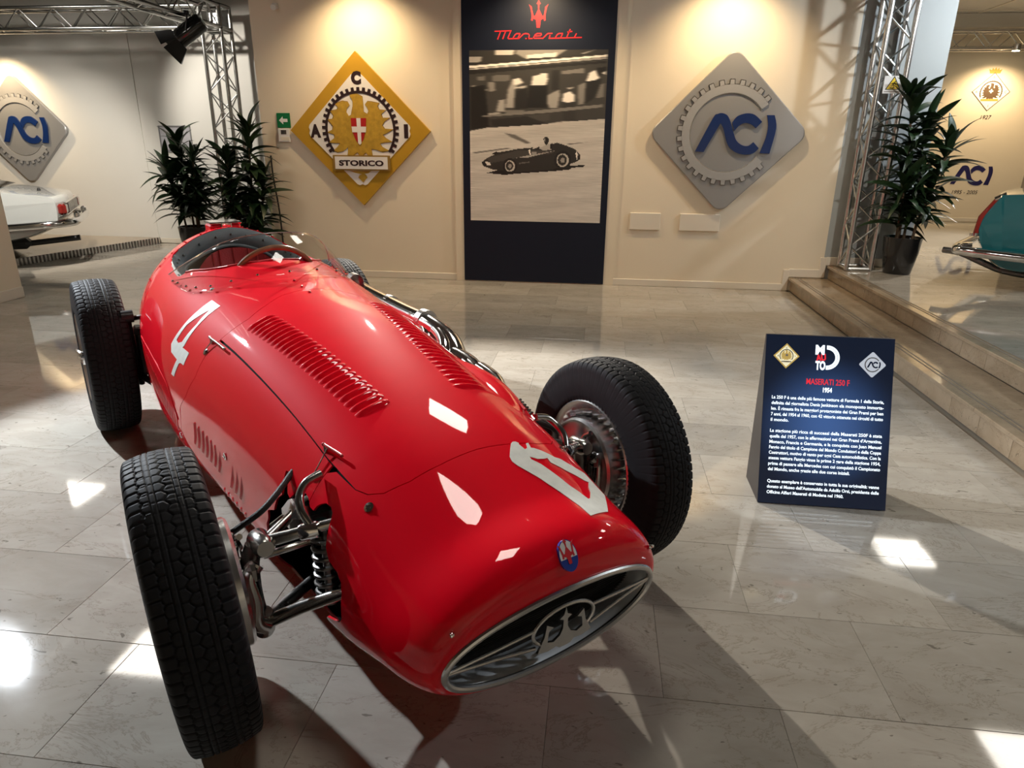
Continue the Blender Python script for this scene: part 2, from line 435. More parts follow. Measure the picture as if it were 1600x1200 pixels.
# walls
struct('wall_back', MB().box((-.66, 7.43, 1.65), (5.92, .24, 3.3)), M_wall)
struct('wall_back_end', MB().box((2.70, 7.43, 1.65), (.80, .24, 3.3)), M_wallg)
struct('wall_left', MB().box((-5.52, 1.4, 1.65), (.24, 8.66, 3.3)), M_wall)
struct('wall_rear_left', MB().box((-9.2, 9.55, 1.65), (5.5, .24, 3.3)), M_wallw)
struct('wall_rear_middle', MB().box((-4.4, 9.562, 1.65), (4.1, .24, 3.3)), M_wallw)
struct('wall_side', MB().box((-2.3, 8.6, 1.65), (.24, 2.1, 3.3)), M_wallw)
struct('wall_far_left', MB().box((-11.6, 3.0, 1.65), (.2, 13.0, 3.3)), M_wallw)
struct('wall_far_right', MB().box((5.0, 12.72, 1.85), (4.4, .24, 3.3)), M_wall)
struct('wall_passage', MB().box((2.98, 10.1, 1.85), (.24, 5.3, 3.3)), M_wall)
struct('wall_right', MB().box((7.0, 4.8, 1.85), (.24, 16.0, 3.3)), M_ggrey)
struct('wall_front', MB().box((-2.2, -3.0, 1.65), (18.8, .24, 3.7)), M_wall)
struct('ceiling', MB().box((-4.35, 4.8, 3.42), (14.5, 15.9, .12)), M_ceild)
struct('ceiling_right', MB().box((5.05, 4.8, 3.42), (4.3, 15.9, .12)), M_ceil)
struct('trim_1', MB().box((-.675, 7.297, 1.65), (1.70, .03, 3.3)), M_wall)
# ceiling grid of the right hall, and the bulkhead above its end wall
for i in range(6):
    struct('trim_2', MB().box((4.9, 8.0 + i * .8, 3.353), (3.9, .03, .014)), M_base)
for i in range(4):
    struct('trim_3', MB().box((3.7 + i * .9, 9.8, 3.353), (.03, 5.5, .012)), M_base)
struct('trim_4', MB().box((5.0, 12.42, 3.26), (3.8, .36, .19)), M_ceil)
# skirting
def skirt(name, c, d): struct(name, MB().box(c, d, bev=.004), M_base)
skirt('baseboard_back', (-2.57, 7.303, .036), (2.10, .014, .072))
skirt('baseboard_back', (1.045, 7.303, .036), (1.79, .014, .072))
skirt('baseboard_back', (1.945, 7.303, .11), (.062, .015, .22))
skirt('baseboard_back', (2.12, 7.303, .187), (.30, .0145, .085))
skirt('baseboard_back', (2.295, 7.303, .25), (.062, .015, .21))
skirt('baseboard_back', (2.715, 7.303, .317), (.79, .0145, .085))
skirt('baseboard_left', (-5.394, 1.4, .05), (.014, 8.66, .10))
skirt('baseboard_rear', (-9.2, 9.424, .035), (5.5, .014, .07))
skirt('baseboard_rear', (-4.4, 9.436, .035), (4.1, .014, .07))
skirt('baseboard_far', (5.0, 12.594, .30), (3.8, .014, .06))

# ------------------------------------------------------------------ ceiling light panels
for n, (x, y, lb) in enumerate(((-.45, 2.05, 'ceiling light panel above the nose of the red racing car'), (-.48, 4.35, 'ceiling light panel above the cockpit of the red racing car'),
        (-4.12, 4.93, 'ceiling light panel beside the left wall'), (3.74, 4.72, 'ceiling light panel above the platform edge'), (3.95, 7.85, 'ceiling light panel above the platform by the tall plant'), (-7.25, 7.75, 'ceiling light panel above the white car'))):
    t = thing('ceiling_light', 'square lit ' + lb, 'ceiling light', (x, y, 3.36), 0, 'ceiling light panels')
    f = MB()
    for sx, sy, w, d in ((0, .315, .66, .03), (0, -.315, .66, .03), (.315, 0, .03, .6), (-.315, 0, .03, .6)): f.box((sx, sy, -.012), (w, d, .024))
    f.build('frame', M_base, t)
    MB().box((0, 0, -.006), (.598, .598, .01)).build('diffuser', M_lightp, t)
# wall washers: small track spots close to the back wall
for x in (-2.45, -.68, 1.12):
    t = thing('wall_washer', 'small white wall-washer lamp above the back wall, %s' % {-2.45: 'over the gold club diamond', -.68: 'over the navy banner', 1.12: 'over the silver diamond'}[x], 'wall lamp', (x, 6.78, 3.36), 0, 'wall washers')
    MB().box((0, 0, -.015), (.10, .10, .03), bev=.004).build('mount', M_paper, t)
    MB().tube([(0, 0, -.03), (0, 0, -.26)], .010).build('stem', M_paper, t)
    MB().lathe([(.02, .10), (.045, .10), (.05, 0), (.046, 0), (.03, .06)], 20, Matrix.Translation((0, 0, -.355))).build('lamp_head', M_paper, t)
t = thing('wall_washer', 'small white lamp high at the left end of the back wall', 'wall lamp', (-3.33, 7.31, 2.70))
MB().box((0, -.02, 0), (.05, .04, .05), bev=.004).build('mount', M_paper, t)
MB().tube([(0, -.03, 0), (0, -.07, -.02)], .028, 14).build('lamp_head', M_paper, t)

# ------------------------------------------------------------------ trusses
def truss(name, label, p, d, length, side, sp=.235, pitch=.235, r=.0235, end_plates=True, group=None, rot=0.0):
    """box truss: p = middle of its start, d = direction"""
    t = thing(name, label, 'truss', p, 0, group)
    z = Vector(d).normalized(); x = Vector(side).normalized(); y = z.cross(x)
    M = frame_mat((0, 0, 0), x, y, z); h = sp / 2
    cs = [(-h, -h), (h, -h), (h, h), (-h, h)]
    for cx, cy in cs:
        MB().tube([(cx, cy, 0), (cx, cy, length)], r, 14).build('main_tube', M_tube, t, mw=M)
    L = math.hypot(sp, pitch)
    bm_ = MB().tube([(0, 0, 0), (0, 0, L)], .0085, 8).mesh('brace')
    n = int((length - .06) / pitch)
    for a in range(4):
        A, B = Vector((*cs[a], 0)), Vector((*cs[(a + 1) % 4], 0))
        for k in range(n):
            s, e = (A, B) if (k + a) % 2 else (B, A)
            q0 = s + Vector((0, 0, .03 + k * pitch)); q1 = e + Vector((0, 0, .03 + (k + 1) * pitch))
            o = put('brace', bm_, M_tube, t); o.matrix_local = M @ axis_mat(q0, q1 - q0)
    if end_plates:
        for zz in (.012, length - .012):
            f = MB()
            for a in range(4): f.tube([(*cs[a], zz), (*cs[(a + 1) % 4], zz)], .017, 8)
            f.build('end_frame', M_tube, t, mw=M)
    return t
tr = truss('truss_column', 'aluminium lattice truss column with a yellow warning sign, on the platform edge', (2.548, 7.150, PLAT + .006), (0, 0, 1), 3.06, (1, 0, 0), sp=.225, pitch=.2)
tl = truss('truss_column', 'aluminium lattice truss column between the two potted plants at the left', (-4.86, 8.90, .006), (0, 0, 1), 2.72, (1, 0, 0), sp=.25, pitch=.22)
truss('truss_beam', 'aluminium lattice truss beam running along the rear left wall to the corner block', (-5.0, 8.90, 2.87), (-1, 0, 0), 6.2, (0, 0, 1), sp=.24, pitch=.24)
truss('truss_beam', 'aluminium lattice truss beam running forward from the corner block, carrying the black stage light', (-4.86, 8.76, 2.87), (0, -1, 0), 5.6, (1, 0, 0), sp=.24, pitch=.24)
truss('truss_beam', 'aluminium lattice truss beam below the ceiling before the far right wall', (3.2, 12.2, 2.98), (1, 0, 0), 3.6, (0, 0, 1), sp=.24, pitch=.24)
cb = thing('truss_corner', 'aluminium corner block where the left truss column meets the two beams', 'truss', (-4.86, 8.9, 2.87))
f = MB(); h = .125
for a in (-1, 1):
    for b in (-1, 1):
        f.tube([(-h, a * h, b * h), (h, a * h, b * h)], .024, 12); f.tube([(a * h, -h, b * h), (a * h, h, b * h)], .024, 12); f.tube([(a * h, b * h, -h), (a * h, b * h, h)], .024, 12)
f.build('tube_frame', M_tube, cb)
MB().box((0, h, 0), (.2, .006, .2)).build('cover_plate', M_alu, cb)
# warning sign on the right truss
ws = thing('warning_sign', 'white card with a yellow step-warning triangle, fixed to the right truss column', 'sign', (2.556, 7.005, 1.95))
MB().box((0, 0, .0), (.165, .006, .145)).build('card', M_paper, ws)
WM = WALL(-.0032)
MB().prism([(-.066, -.042), (.066, -.042), (0, .072)], 0, .001, WM).build('triangle_border', M_black, ws)
MB().prism([(-.054, -.036), (.054, -.036), (0, .059)], .001, .002, WM).build('triangle', M_yellow, ws)
f = MB().prism([(.012, .022), (.022, .026), (.018, .034), (.008, .032)], .002, .003, WM)
for pl in ([(.010, .024), (-.004, .004)], [(-.002, .012), (-.018, .006)], [(.004, .016), (.018, .004), (.024, .008)], [(-.004, .004), (-.010, -.012), (-.022, -.012)], [(-.004, .004), (.006, -.010), (.002, -.024)], [(-.028, -.028), (.014, -.028)]):
    f.tube([WM @ Vector((a, b, .0025)) for a, b in pl], .0032, 6)
f.build('pictogram', M_black, ws)
MB().box((0, -.0036, -.058), (.14, .001, .006)).build('caption_line', M_ggrey, ws)
# stage light hanging from the forward beam
sl = thing('stage_light', 'black stage spotlight with barn doors hanging below the left truss beam', 'stage light', (-4.72, 8.02, 2.585))
d = Vector((-.70, -.20, -.52)).normalized(); Q = axis_mat((0, 0, 0), d)
MB().lathe([(.0, -.20), (.085, -.20), (.10, -.17), (.10, .13), (.088, .14), (.088, .15), (.0, .10)], 24, Q).build('lamp_body', M_gloss, sl)
MB().box((0, .098, -.03), (.026, .012, .26), Q).build('cooling_strip', M_alu, sl)
for k in range(4):
    an = k * PI / 2 + PI / 4
    Rk = Q @ Matrix.Rotation(an, 4, 'Z')
    MB().add([(-.085, .085, .14), (.085, .085, .14), (.13, .155, .30), (-.13, .155, .30), (-.085, .088, .14), (.085, .088, .14), (.13, .158, .30), (-.13, .158, .30)],
             [(0, 1, 2, 3), (7, 6, 5, 4), (0, 4, 5, 1), (1, 5, 6, 2), (2, 6, 7, 3), (3, 7, 4, 0)], Rk).build('barn_door', M_black, sl)
MB().tube([(Q @ Vector((.11, 0, 0))), (Q @ Vector((.12, 0, -.05))) + Vector((0, 0, .14)), Vector((0, 0, .19)), (Q @ Vector((-.12, 0, -.05))) + Vector((0, 0, .14)), (Q @ Vector((-.11, 0, 0)))], .010, 8).build('yoke', M_black, sl)
MB().tube([(0, 0, .215), (0, 0, .17)], .03, 10).build('clamp', M_black, sl)
# the lamps whose glints show in floor and paint: small lit stage lights under the beams and ceiling
for n, (p, tg, lb) in enumerate((((-4.80, 4.12, 2.80), (-.1, 2.1, .2), 'lit black stage light on the left truss beam end'), ((-1.85, 6.66, 3.02), (-.45, 2.2, .3), 'lit black stage light under the ceiling behind the racing car'),
        ((3.85, 6.45, 3.02), (1.9, 7.9, 1.55), 'lit black stage light over the platform'), ((4.45, 2.95, 2.97), (1, 2.2, 0), 'lit black stage light over the near platform'))):
    t = thing('stage_light', lb, 'stage light', p, 0, 'lit stage lights')
    dd = (Vector(tg) - Vector(p)).normalized(); Qn = axis_mat((0, 0, 0), dd)
    MB().lathe([(.0, -.22), (.07, -.22), (.085, -.19), (.085, .03), (.080, .03), (.078, -.04), (.0, -.05)], 20, Qn).build('lamp_body', M_black, t)
    MB().lathe([(.0, -.030), (.05, -.030), (.05, -.026), (0, -.022)], 16, Qn).build('lamp', M_bulb, t)
    MB().tube([Qn @ Vector((0, 0, -.16)), Vector((0, 0, 3.36 - p[2] if n else .05))], .012, 8).build('hanger', M_black, t)
bl = thing('stage_light', 'small lit warm lamp on the truss beam before the far right wall', 'stage light', (6.05, 12.06, 2.84))
MB().lathe([(0, .07), (.05, .07), (.055, 0), (.05, -.02), (0, -.02)], 14).build('lamp_body', M_alu, bl)
MB().lathe([(0, -.026), (.045, -.026), (.045, -.021), (0, -.021)], 14).build('lamp', M_bulbw, bl)
TRIDENT=[(-0.7725, 2.6782), (-0.745, 2.6605), (-0.7381, 2.6308), (-0.7249, 2.5805), (-0.7104, 2.5803), (-0.691, 2.6201), (-0.6827, 2.6353), (-0.686, 2.6781), (-0.6993, 2.6824), (-0.6788, 2.7166), (-0.6573, 2.6818), (-0.6704, 2.6779), (-0.6723, 2.6352), (-0.6633, 2.6197), (-0.6421, 2.5795), (-0.6288, 2.5794), (-0.6222, 2.6141), (-0.6164, 2.6559), (-0.5842, 2.6799), (-0.5967, 2.6521), (-0.6049, 2.6139), (-0.612, 2.5756), (-0.6082, 2.5396), (-0.6237, 2.5361), (-0.6276, 2.5552), (-0.6546, 2.5452), (-0.6617, 2.4776), (-0.6949, 2.4779), (-0.7016, 2.5457), (-0.7297, 2.5563), (-0.7339, 2.5373), (-0.7497, 2.5411), (-0.7446, 2.5771), (-0.7505, 2.6156), (-0.7605, 2.6541)]
SCRIPT=[[(-1.1053, 2.4498), (-1.0669, 2.4511), (-0.9373, 2.4536)], [(-1.0451, 2.4488), (-1.0738, 2.3796)], [(-0.9949, 2.4509), (-1.0241, 2.3819)], [(-0.9443, 2.4531), (-0.9733, 2.3894), (-0.9673, 2.3841), (-0.8601, 2.3859)], [(-0.8536, 2.4288), (-0.8871, 2.428), (-0.9017, 2.4203), (-0.9202, 2.3942), (-0.9131, 2.3863)], [(-0.8519, 2.4293), (-0.8731, 2.3938), (-0.8689, 2.3859)], [(-0.866, 2.3854), (-0.8224, 2.4233), (-0.802, 2.4283), (-0.7727, 2.4244), (-0.7637, 2.4139), (-0.7691, 2.3878), (-0.7866, 2.3837)], [(-0.8013, 2.3844), (-0.7309, 2.3849)], [(-0.6257, 2.3856), (-0.7163, 2.3858), (-0.7223, 2.3926), (-0.7053, 2.4187), (-0.6851, 2.4279), (-0.6489, 2.4276), (-0.6452, 2.4182), (-0.6554, 2.4078), (-0.705, 2.4056)], [(-0.6316, 2.3851), (-0.5906, 2.4229), (-0.5773, 2.4275), (-0.5396, 2.4277)], [(-0.5704, 2.3862), (-0.5624, 2.4123)], [(-0.5761, 2.3842), (-0.255, 2.39)], [(-0.4399, 2.4268), (-0.4786, 2.4256), (-0.4929, 2.4169), (-0.5095, 2.3936), (-0.5035, 2.3857)], [(-0.4399, 2.4268), (-0.46, 2.388)], [(-0.369, 2.4625), (-0.4022, 2.3901)], [(-0.3964, 2.4384), (-0.3493, 2.4431)], [(-0.3083, 2.4257), (-0.3271, 2.3921)]]
EAGLE=[(-2.5985, 1.8771), (-2.5642, 1.8822), (-2.519, 1.8822), (-2.4698, 1.8571), (-2.4665, 1.8218), (-2.4645, 1.7662), (-2.4644, 1.7153), (-2.4294, 1.695), (-2.4139, 1.7257), (-2.4255, 1.7561), (-2.4462, 1.7865), (-2.4218, 1.8149), (-2.3768, 1.8119), (-2.2989, 1.7969), (-2.3173, 1.7716), (-2.3024, 1.7362), (-2.2328, 1.7314), (-2.2821, 1.6956), (-2.2728, 1.6599), (-2.1937, 1.6603), (-2.2521, 1.6242), (-2.2768, 1.5881), (-2.2558, 1.5574), (-2.1654, 1.5507), (-2.2356, 1.511), (-2.2763, 1.4951), (-2.2492, 1.4693), (-2.1772, 1.4283), (-2.2632, 1.4223), (-2.3096, 1.4115), (-2.2884, 1.3802), (-2.2159, 1.3441), (-2.2912, 1.3307), (-2.3589, 1.3532), (-2.4047, 1.3581), (-2.397, 1.2947), (-2.4433, 1.2943), (-2.4647, 1.3205), (-2.5012, 1.2936), (-2.5361, 1.2933), (-2.5571, 1.3249), (-2.6058, 1.2925), (-2.6637, 1.2972), (-2.654, 1.3504), (-2.6583, 1.3715), (-2.7076, 1.334), (-2.7668, 1.3227), (-2.8123, 1.3382), (-2.7622, 1.3811), (-2.7364, 1.413), (-2.783, 1.4126), (-2.8583, 1.4172), (-2.7904, 1.4651), (-2.7937, 1.4966), (-2.8675, 1.517), (-2.8073, 1.5435), (-2.799, 1.5747), (-2.857, 1.6418), (-2.7989, 1.6472), (-2.7853, 1.673), (-2.8213, 1.7243), (-2.7459, 1.7348), (-2.7328, 1.7552), (-2.7643, 1.7908), (-2.6823, 1.8184), (-2.6259, 1.8114), (-2.6111, 1.781), (-2.6422, 1.7453), (-2.6502, 1.7146), (-2.6246, 1.6737), (-2.601, 1.6841), (-2.5781, 1.7659), (-2.5745, 1.8166), (-2.5893, 1.8469), (-2.6022, 1.8569)]
SHIELD=[(-2.6064, 1.6564), (-2.4409, 1.6571), (-2.4493, 1.5613), (-2.479, 1.4571), (-2.5294, 1.3917), (-2.5712, 1.4564), (-2.6049, 1.55)]
TAILORN=[(-2.6581, 1.1333), (-2.4183, 1.1365), (-2.4547, 1.1123), (-2.496, 1.1063), (-2.4791, 1.0957), (-2.4633, 1.0689), (-2.4881, 1.0469), (-2.5135, 1.0171), (-2.541, 1.0461), (-2.5654, 1.0674), (-2.5494, 1.0947), (-2.5256, 1.1005), (-2.5949, 1.1158)]
BOX=[(-2.8223, 1.287), (-2.207, 1.2936), (-2.2206, 1.1423), (-2.8139, 1.1431)]
ACI_AC=[(0.892, 1.3752), (1.0327, 1.6806), (1.0748, 1.7206), (1.1203, 1.7274), (1.1688, 1.7055), (1.2058, 1.6437), (1.2449, 1.5436), (1.2804, 1.4764), (1.3386, 1.4363), (1.3972, 1.4323), (1.4394, 1.4665), (1.4972, 1.4106), (1.4518, 1.3648), (1.3837, 1.3504), (1.3005, 1.3633), (1.2252, 1.408), (1.1827, 1.4756), (1.1424, 1.5877), (1.1093, 1.6365), (0.9752, 1.3714)]
ACI_C=[(1.247, 1.566), (1.2196, 1.6438), (1.2617, 1.6993), (1.3389, 1.726), (1.4203, 1.7153), (1.4991, 1.6518), (1.4467, 1.594), (1.3965, 1.6292), (1.3377, 1.6399), (1.2876, 1.6153)]
ACI_I=[(1.5371, 1.7114), (1.6076, 1.7116), (1.6373, 1.5907), (1.603, 1.3618), (1.5098, 1.3654), (1.5504, 1.501), (1.559, 1.6124)]
FOUR=[(-1.203, 0.607), (-1.115, 0.591), (-1.12, 1.054), (-1.128, 1.075), (-1.047, 1.065), (-1.055, 1.186), (-1.09, 1.191), (-1.105, 1.206), (-1.135, 1.347), (-1.171, 1.352), (-1.137, 1.197), (-1.219, 1.192), (-1.249, 1.137), (-1.231, 0.983), (-1.21, 0.761)]
FOUR_IN=[(-1.143, 0.669), (-1.134, 0.844), (-1.155, 1.043), (-1.186, 1.079), (-1.213, 1.071), (-1.2, 0.903)]
NOSE_NUM=[(0.234, -0.259), (0.234, -0.282), (0.24, -0.3), (0.246, -0.293), (0.266, -0.312), (0.261, -0.34), (0.242, -0.363), (0.24, -0.384), (0.26, -0.375), (0.261, -0.399), (0.269, -0.452), (0.281, -0.509), (0.291, -0.547), (0.293, -0.604), (0.306, -0.668), (0.316, -0.744), (0.32, -0.849), (0.402, -0.905), (0.455, -0.746), (0.502, -0.604), (0.509, -0.486), (0.517, -0.371), (0.479, -0.369), (0.449, -0.351), (0.424, -0.326), (0.397, -0.288), (0.372, -0.251), (0.349, -0.211), (0.321, -0.162), (0.303, -0.146), (0.286, -0.155), (0.264, -0.193), (0.241, -0.235)]
NOSE_NUM_IN=[(0.294, -0.302), (0.304, -0.359), (0.303, -0.419), (0.299, -0.458), (0.317, -0.456), (0.327, -0.498), (0.344, -0.564), (0.357, -0.644), (0.369, -0.711), (0.368, -0.772), (0.396, -0.696), (0.422, -0.649), (0.449, -0.567), (0.453, -0.533), (0.427, -0.51), (0.404, -0.468), (0.373, -0.43), (0.349, -0.393), (0.324, -0.352), (0.305, -0.301)]
# ------------------------------------------------------------------ drawing helpers for flat graphics
def ring_poly(cx, cy, r0, r1, a0, a1, n=64):
    A = [a0 + (a1 - a0) * i / n for i in range(n + 1)]
    return [(cx + r1 * math.cos(a), cy + r1 * math.sin(a)) for a in A] + [(cx + r0 * math.cos(a), cy + r0 * math.sin(a)) for a in reversed(A)]
def strip(mb, pts, w, z0, z1, M, slant=0.0):
    """a pen stroke of constant width"""
    P = [Vector(p).to_2d() for p in pts]
    Lf, Rt = [], []
    for i, p in enumerate(P):
        d = (P[min(i + 1, len(P) - 1)] - P[max(i - 1, 0)]).normalized(); n = Vector((-d.y, d.x)) * w / 2
        Lf.append(p + n); Rt.append(p - n)
    n = len(P)
    V = [(q.x, q.y, z) for z in (z0, z1) for q in Lf + Rt]
    F = []
    for i in range(n - 1):
        a, b, c, d = i, i + 1, n + i + 1, n + i
        F += [(a + 2 * n, d + 2 * n, c + 2 * n, b + 2 * n), (a, b, c, d), (a, a + 2 * n, b + 2 * n, b), (d, c, c + 2 * n, d + 2 * n)]
    F += [(0, n, 3 * n, 2 * n), (n - 1, 3 * n - 1, 4 * n - 1, 2 * n - 1)]
    mb.add(V, F, M)
def ring_strip(mb, cx, cy, r0, r1, a0, a1, z0, z1, M, n=72):
    V = []; F = []
    for i in range(n + 1):
        a = a0 + (a1 - a0) * i / n; c, s = math.cos(a), math.sin(a)
        V += [(cx + r0 * c, cy + r0 * s, z0), (cx + r1 * c, cy + r1 * s, z0), (cx + r1 * c, cy + r1 * s, z1), (cx + r0 * c, cy + r0 * s, z1)]
    for i in range(n):
        b = i * 4; e = b + 4
        F += [(b + 3, b + 2, e + 2, e + 3), (b + 1, e + 1, e + 2, b + 2), (b, b + 3, e + 3, e), (b, e, e + 1, b + 1)]
    F += [(0, 1, 2, 3), (n * 4 + 3, n * 4 + 2, n * 4 + 1, n * 4)]
    mb.add(V, F, M)
def gear_strip(mb, cx, cy, r0, r1, r2, a0, a1, teeth, z0, z1, M, duty=.5):
    ring_strip(mb, cx, cy, r0, r1, a0, a1, z0, z1, M)
    n = round(teeth * abs(a1 - a0) / (2 * PI))
    for k in range(n):
        a = a0 + (a1 - a0) * (k + .5) / n; h = PI / teeth * duty
        q = [(cx + r * math.cos(b), cy + r * math.sin(b)) for r, b in ((r1 - .002, a - h), (r2, a - h * .8), (r2, a + h * .8), (r1 - .002, a + h))]
        mb.prism(q, z0, z1, M)
def text(name, s, size, m, parent, M, align='CENTER', ext=.0006, width=None, bold=0.0, shear=0.0, spacing=1.0):
    cu = bpy.data.curves.new(name, 'FONT'); cu.body = s; cu.size = size; cu.align_x = align; cu.extrude = ext; cu.offset = bold; cu.shear = shear; cu.space_character = spacing; cu.resolution_u = 3
    ob = bpy.data.objects.new('t', cu)
    me = bpy.data.meshes.new_from_object(ob)
    bpy.data.objects.remove(ob); bpy.data.curves.remove(cu)
    me.name = name
    if width and len(me.vertices):
        xs = [v.co.x for v in me.vertices]; x0, x1 = min(xs), max(xs); k = width / (x1 - x0)
        for v in me.vertices:
            v.co.x = (v.co.x - x0) * k if align == 'LEFT' else (v.co.x - (x0 + x1) / 2) * k
    me.materials.clear()
    return put(name, me, m, parent, mw=M)
def loc_poly(P, cx, cz, k=1.0): return [((x - cx) * k, (z - cz) * k) for x, z in P]
def subdiv_square(h, r, n=6):
    """diamond with half diagonal h and rounded corners"""
    out = []
    for q in range(4):
        a = q * PI / 2
        c = (math.cos(a) * (h - r * 1.414), math.sin(a) * (h - r * 1.414))
        for i in range(n + 1):
            b = a - PI / 4 + PI / 2 * i / n
            out.append((c[0] + r * math.cos(b), c[1] + r * math.sin(b)))
    return out
def smooth_poly(P, n=4, corner=48):
    """round the bends of a traced outline, keep its corners"""
    m = len(P); Q = [Vector((x, y, 0)) for x, y in P]; cs = []
    for i in range(m):
        a, b = Q[i] - Q[i - 1], Q[(i + 1) % m] - Q[i]
        if math.degrees(a.angle(b)) > corner: cs.append(i)
    if len(cs) < 2: return P
    out = []
    for k, i in enumerate(cs):
        j = cs[(k + 1) % len(cs)]
        seg = [Q[t % m] for t in range(i, j + 1 if j > i else j + m + 1)]
        out += [(q.x, q.y) for q in (catmull(seg, n) if len(seg) > 2 else seg)[:-1]]
    return out
ACI_AC, ACI_C, ACI_I = smooth_poly(ACI_AC), smooth_poly(ACI_C), smooth_poly(ACI_I)
def diamond(h): return [(h, 0), (0, h), (-h, 0), (0, -h)]

# ------------------------------------------------------------------ gold club diamond on the back wall
DX, DZ = -2.525, 1.535
def club_sign(name, label, parent_loc, k, M0, thick, small=False):
    t = thing(name, label, 'sign', parent_loc)
    M = M0 @ Matrix.Scale(k, 4)
    MB().prism(diamond(.752), 0, thick / k, M).build('gold_frame', M_gold, t)
    z = thick / k
    w = []
    for q in range(4):            # white field, small notch at every corner
        a = q * PI / 2; c, s = math.cos(a), math.sin(a)
        for u, v in ((.535, -.055), (.545, -.03), (.535, 0), (.545, .03), (.535, .055)): w.append((u * c - v * s, u * s + v * c))
    MB().prism(w, z, z + .006, M).build('white_field', M_ivory, t)
    g = MB(); gear_strip(g, .012, .005, .353, .378, .412, -.62, PI + .62, 42, z + .006, z + .010, M, .60)
    g.build('gear_ring', M_brown, t)
    MB().prism([(x * 1.035 - .001, (y - .06) * 1.03 + .06) for x, y in loc_poly(EAGLE, DX, DZ)], z + .006, z + .009, M).build('eagle_outline', M_goldd, t)
    MB().prism(loc_poly(EAGLE, DX, DZ), z + .006, z + .012, M).build('eagle', M_eagle, t)
    sh = loc_poly(SHIELD, DX, DZ)
    MB().prism(sh, z + .012, z + .015, M).build('shield', M_crim, t)
    cx = sum(p[0] for p in sh[:2]) / 2
    c2 = MB(); top = sh[0][1]; bot = sh[4][1]
    c2.prism([(cx - .022, top), (cx + .022, top), (cx + .018, bot + .02), (cx, bot + .004), (cx - .018, bot + .02)], z + .015, z + .017, M)
    c2.prism([(cx - .078, top - .082), (cx + .078, top - .082), (cx + .072, top - .138), (cx - .074, top - .138)], z + .0155, z + .0175, M)
    c2.build('white_cross', M_ivory, t)
    MB().prism(loc_poly(TAILORN, DX, DZ), z + .006, z + .010, M).build('tail_ornament', M_eagle, t)
    bx = loc_poly(BOX, DX, DZ); cbx = sum(p[0] for p in bx) / 4; cbz = sum(p[1] for p in bx) / 4
    MB().prism([(cbx - .308, cbz - .076), (cbx + .308, cbz - .076), (cbx + .308, cbz + .076), (cbx - .308, cbz + .076)], z + .006, z + .030, M).build('name_plate_edge', M_goldd, t)
    MB().prism([(cbx - .286, cbz - .062), (cbx + .286, cbz - .062), (cbx + .286, cbz + .062), (cbx - .286, cbz + .062)], z + .030, z + .033, M).build('name_plate', M_ivory, t)
    for s, x, zz, size, zo, bd, wd in (('C', -.002, .452, .150, .006, .012, .105), ('A', -.475, -.062, .165, .006, .010, .115), ('I', .500, -.058, .160, .006, .014, None), ('STORICO', cbx, cbz - .027, .074, .033, .003, .485)):
        text('lettering', s, size, M_brown, t, M @ Matrix.Translation((x, zz, z + zo + .001)), 'CENTER', .001, wd, bd)
    return t
club_sign('club_sign', 'gold framed white diamond with a gold eagle and the word STORICO, on the back wall', (DX, 7.31, DZ), 1.0, WALL(0), .045)

# ------------------------------------------------------------------ silver diamonds
PX, PZ = 1.19, 1.545
def silver_sign(label, loc, k, M0, thick, group=None):
    t = thing('club_plaque', label, 'sign', loc, 0, group)
    M = M0 @ Matrix.Scale(k, 4); z = thick / k
    P = subdiv_square(.765, .10)
    inn = [(x * .985, y * .985) for x, y in P]
    n = len(P)
    V = [(x, y, 0) for x, y in P] + [(x, y, z - .008) for x, y in P] + [(x, y, z) for x, y in inn]
    F = [tuple(range(n))[::-1], tuple(range(2 * n, 3 * n))] + [(o + i, o + (i + 1) % n, o + n + (i + 1) % n, o + n + i) for o in (0, n) for i in range(n)]
    MB().add(V, F, M).build('plate', M_silver, t)
    a0, a1 = math.radians(37), math.radians(360 - 36)
    g = MB(); gear_strip(g, 0, 0, .366, .440, .482, a0, a1, 30, z, z + .012, M, .46); g.build('gear_ring', M_silver2, t)
    e = MB(); ring_strip(e, 0, 0, .357, .367, a0 - .03, a1 + .03, z, z + .006, M); e.build('inner_ring', M_alu, t)
    e = MB(); gear_strip(e, 0, 0, .436, .446, .489, a0, a1, 30, z, z + .004, M, .62); e.build('ring_outline', M_steel, t)
    for P_ in (ACI_AC, ACI_C, ACI_I):
        q = loc_poly(P_, PX, PZ)
        MB().prism(q, z, z + .018, M).build('blue_letter', M_blue, t)
    return t
silver_sign('silver diamond plaque with blue letters in a gear ring, right of the navy banner', (1.20, 7.31, 1.535), 1.0, WALL(0), .05)
silver_sign('silver diamond plaque with blue letters in a gear ring, above the white car', (-8.28, 9.43, 1.56), .98, WALL(0), .05)

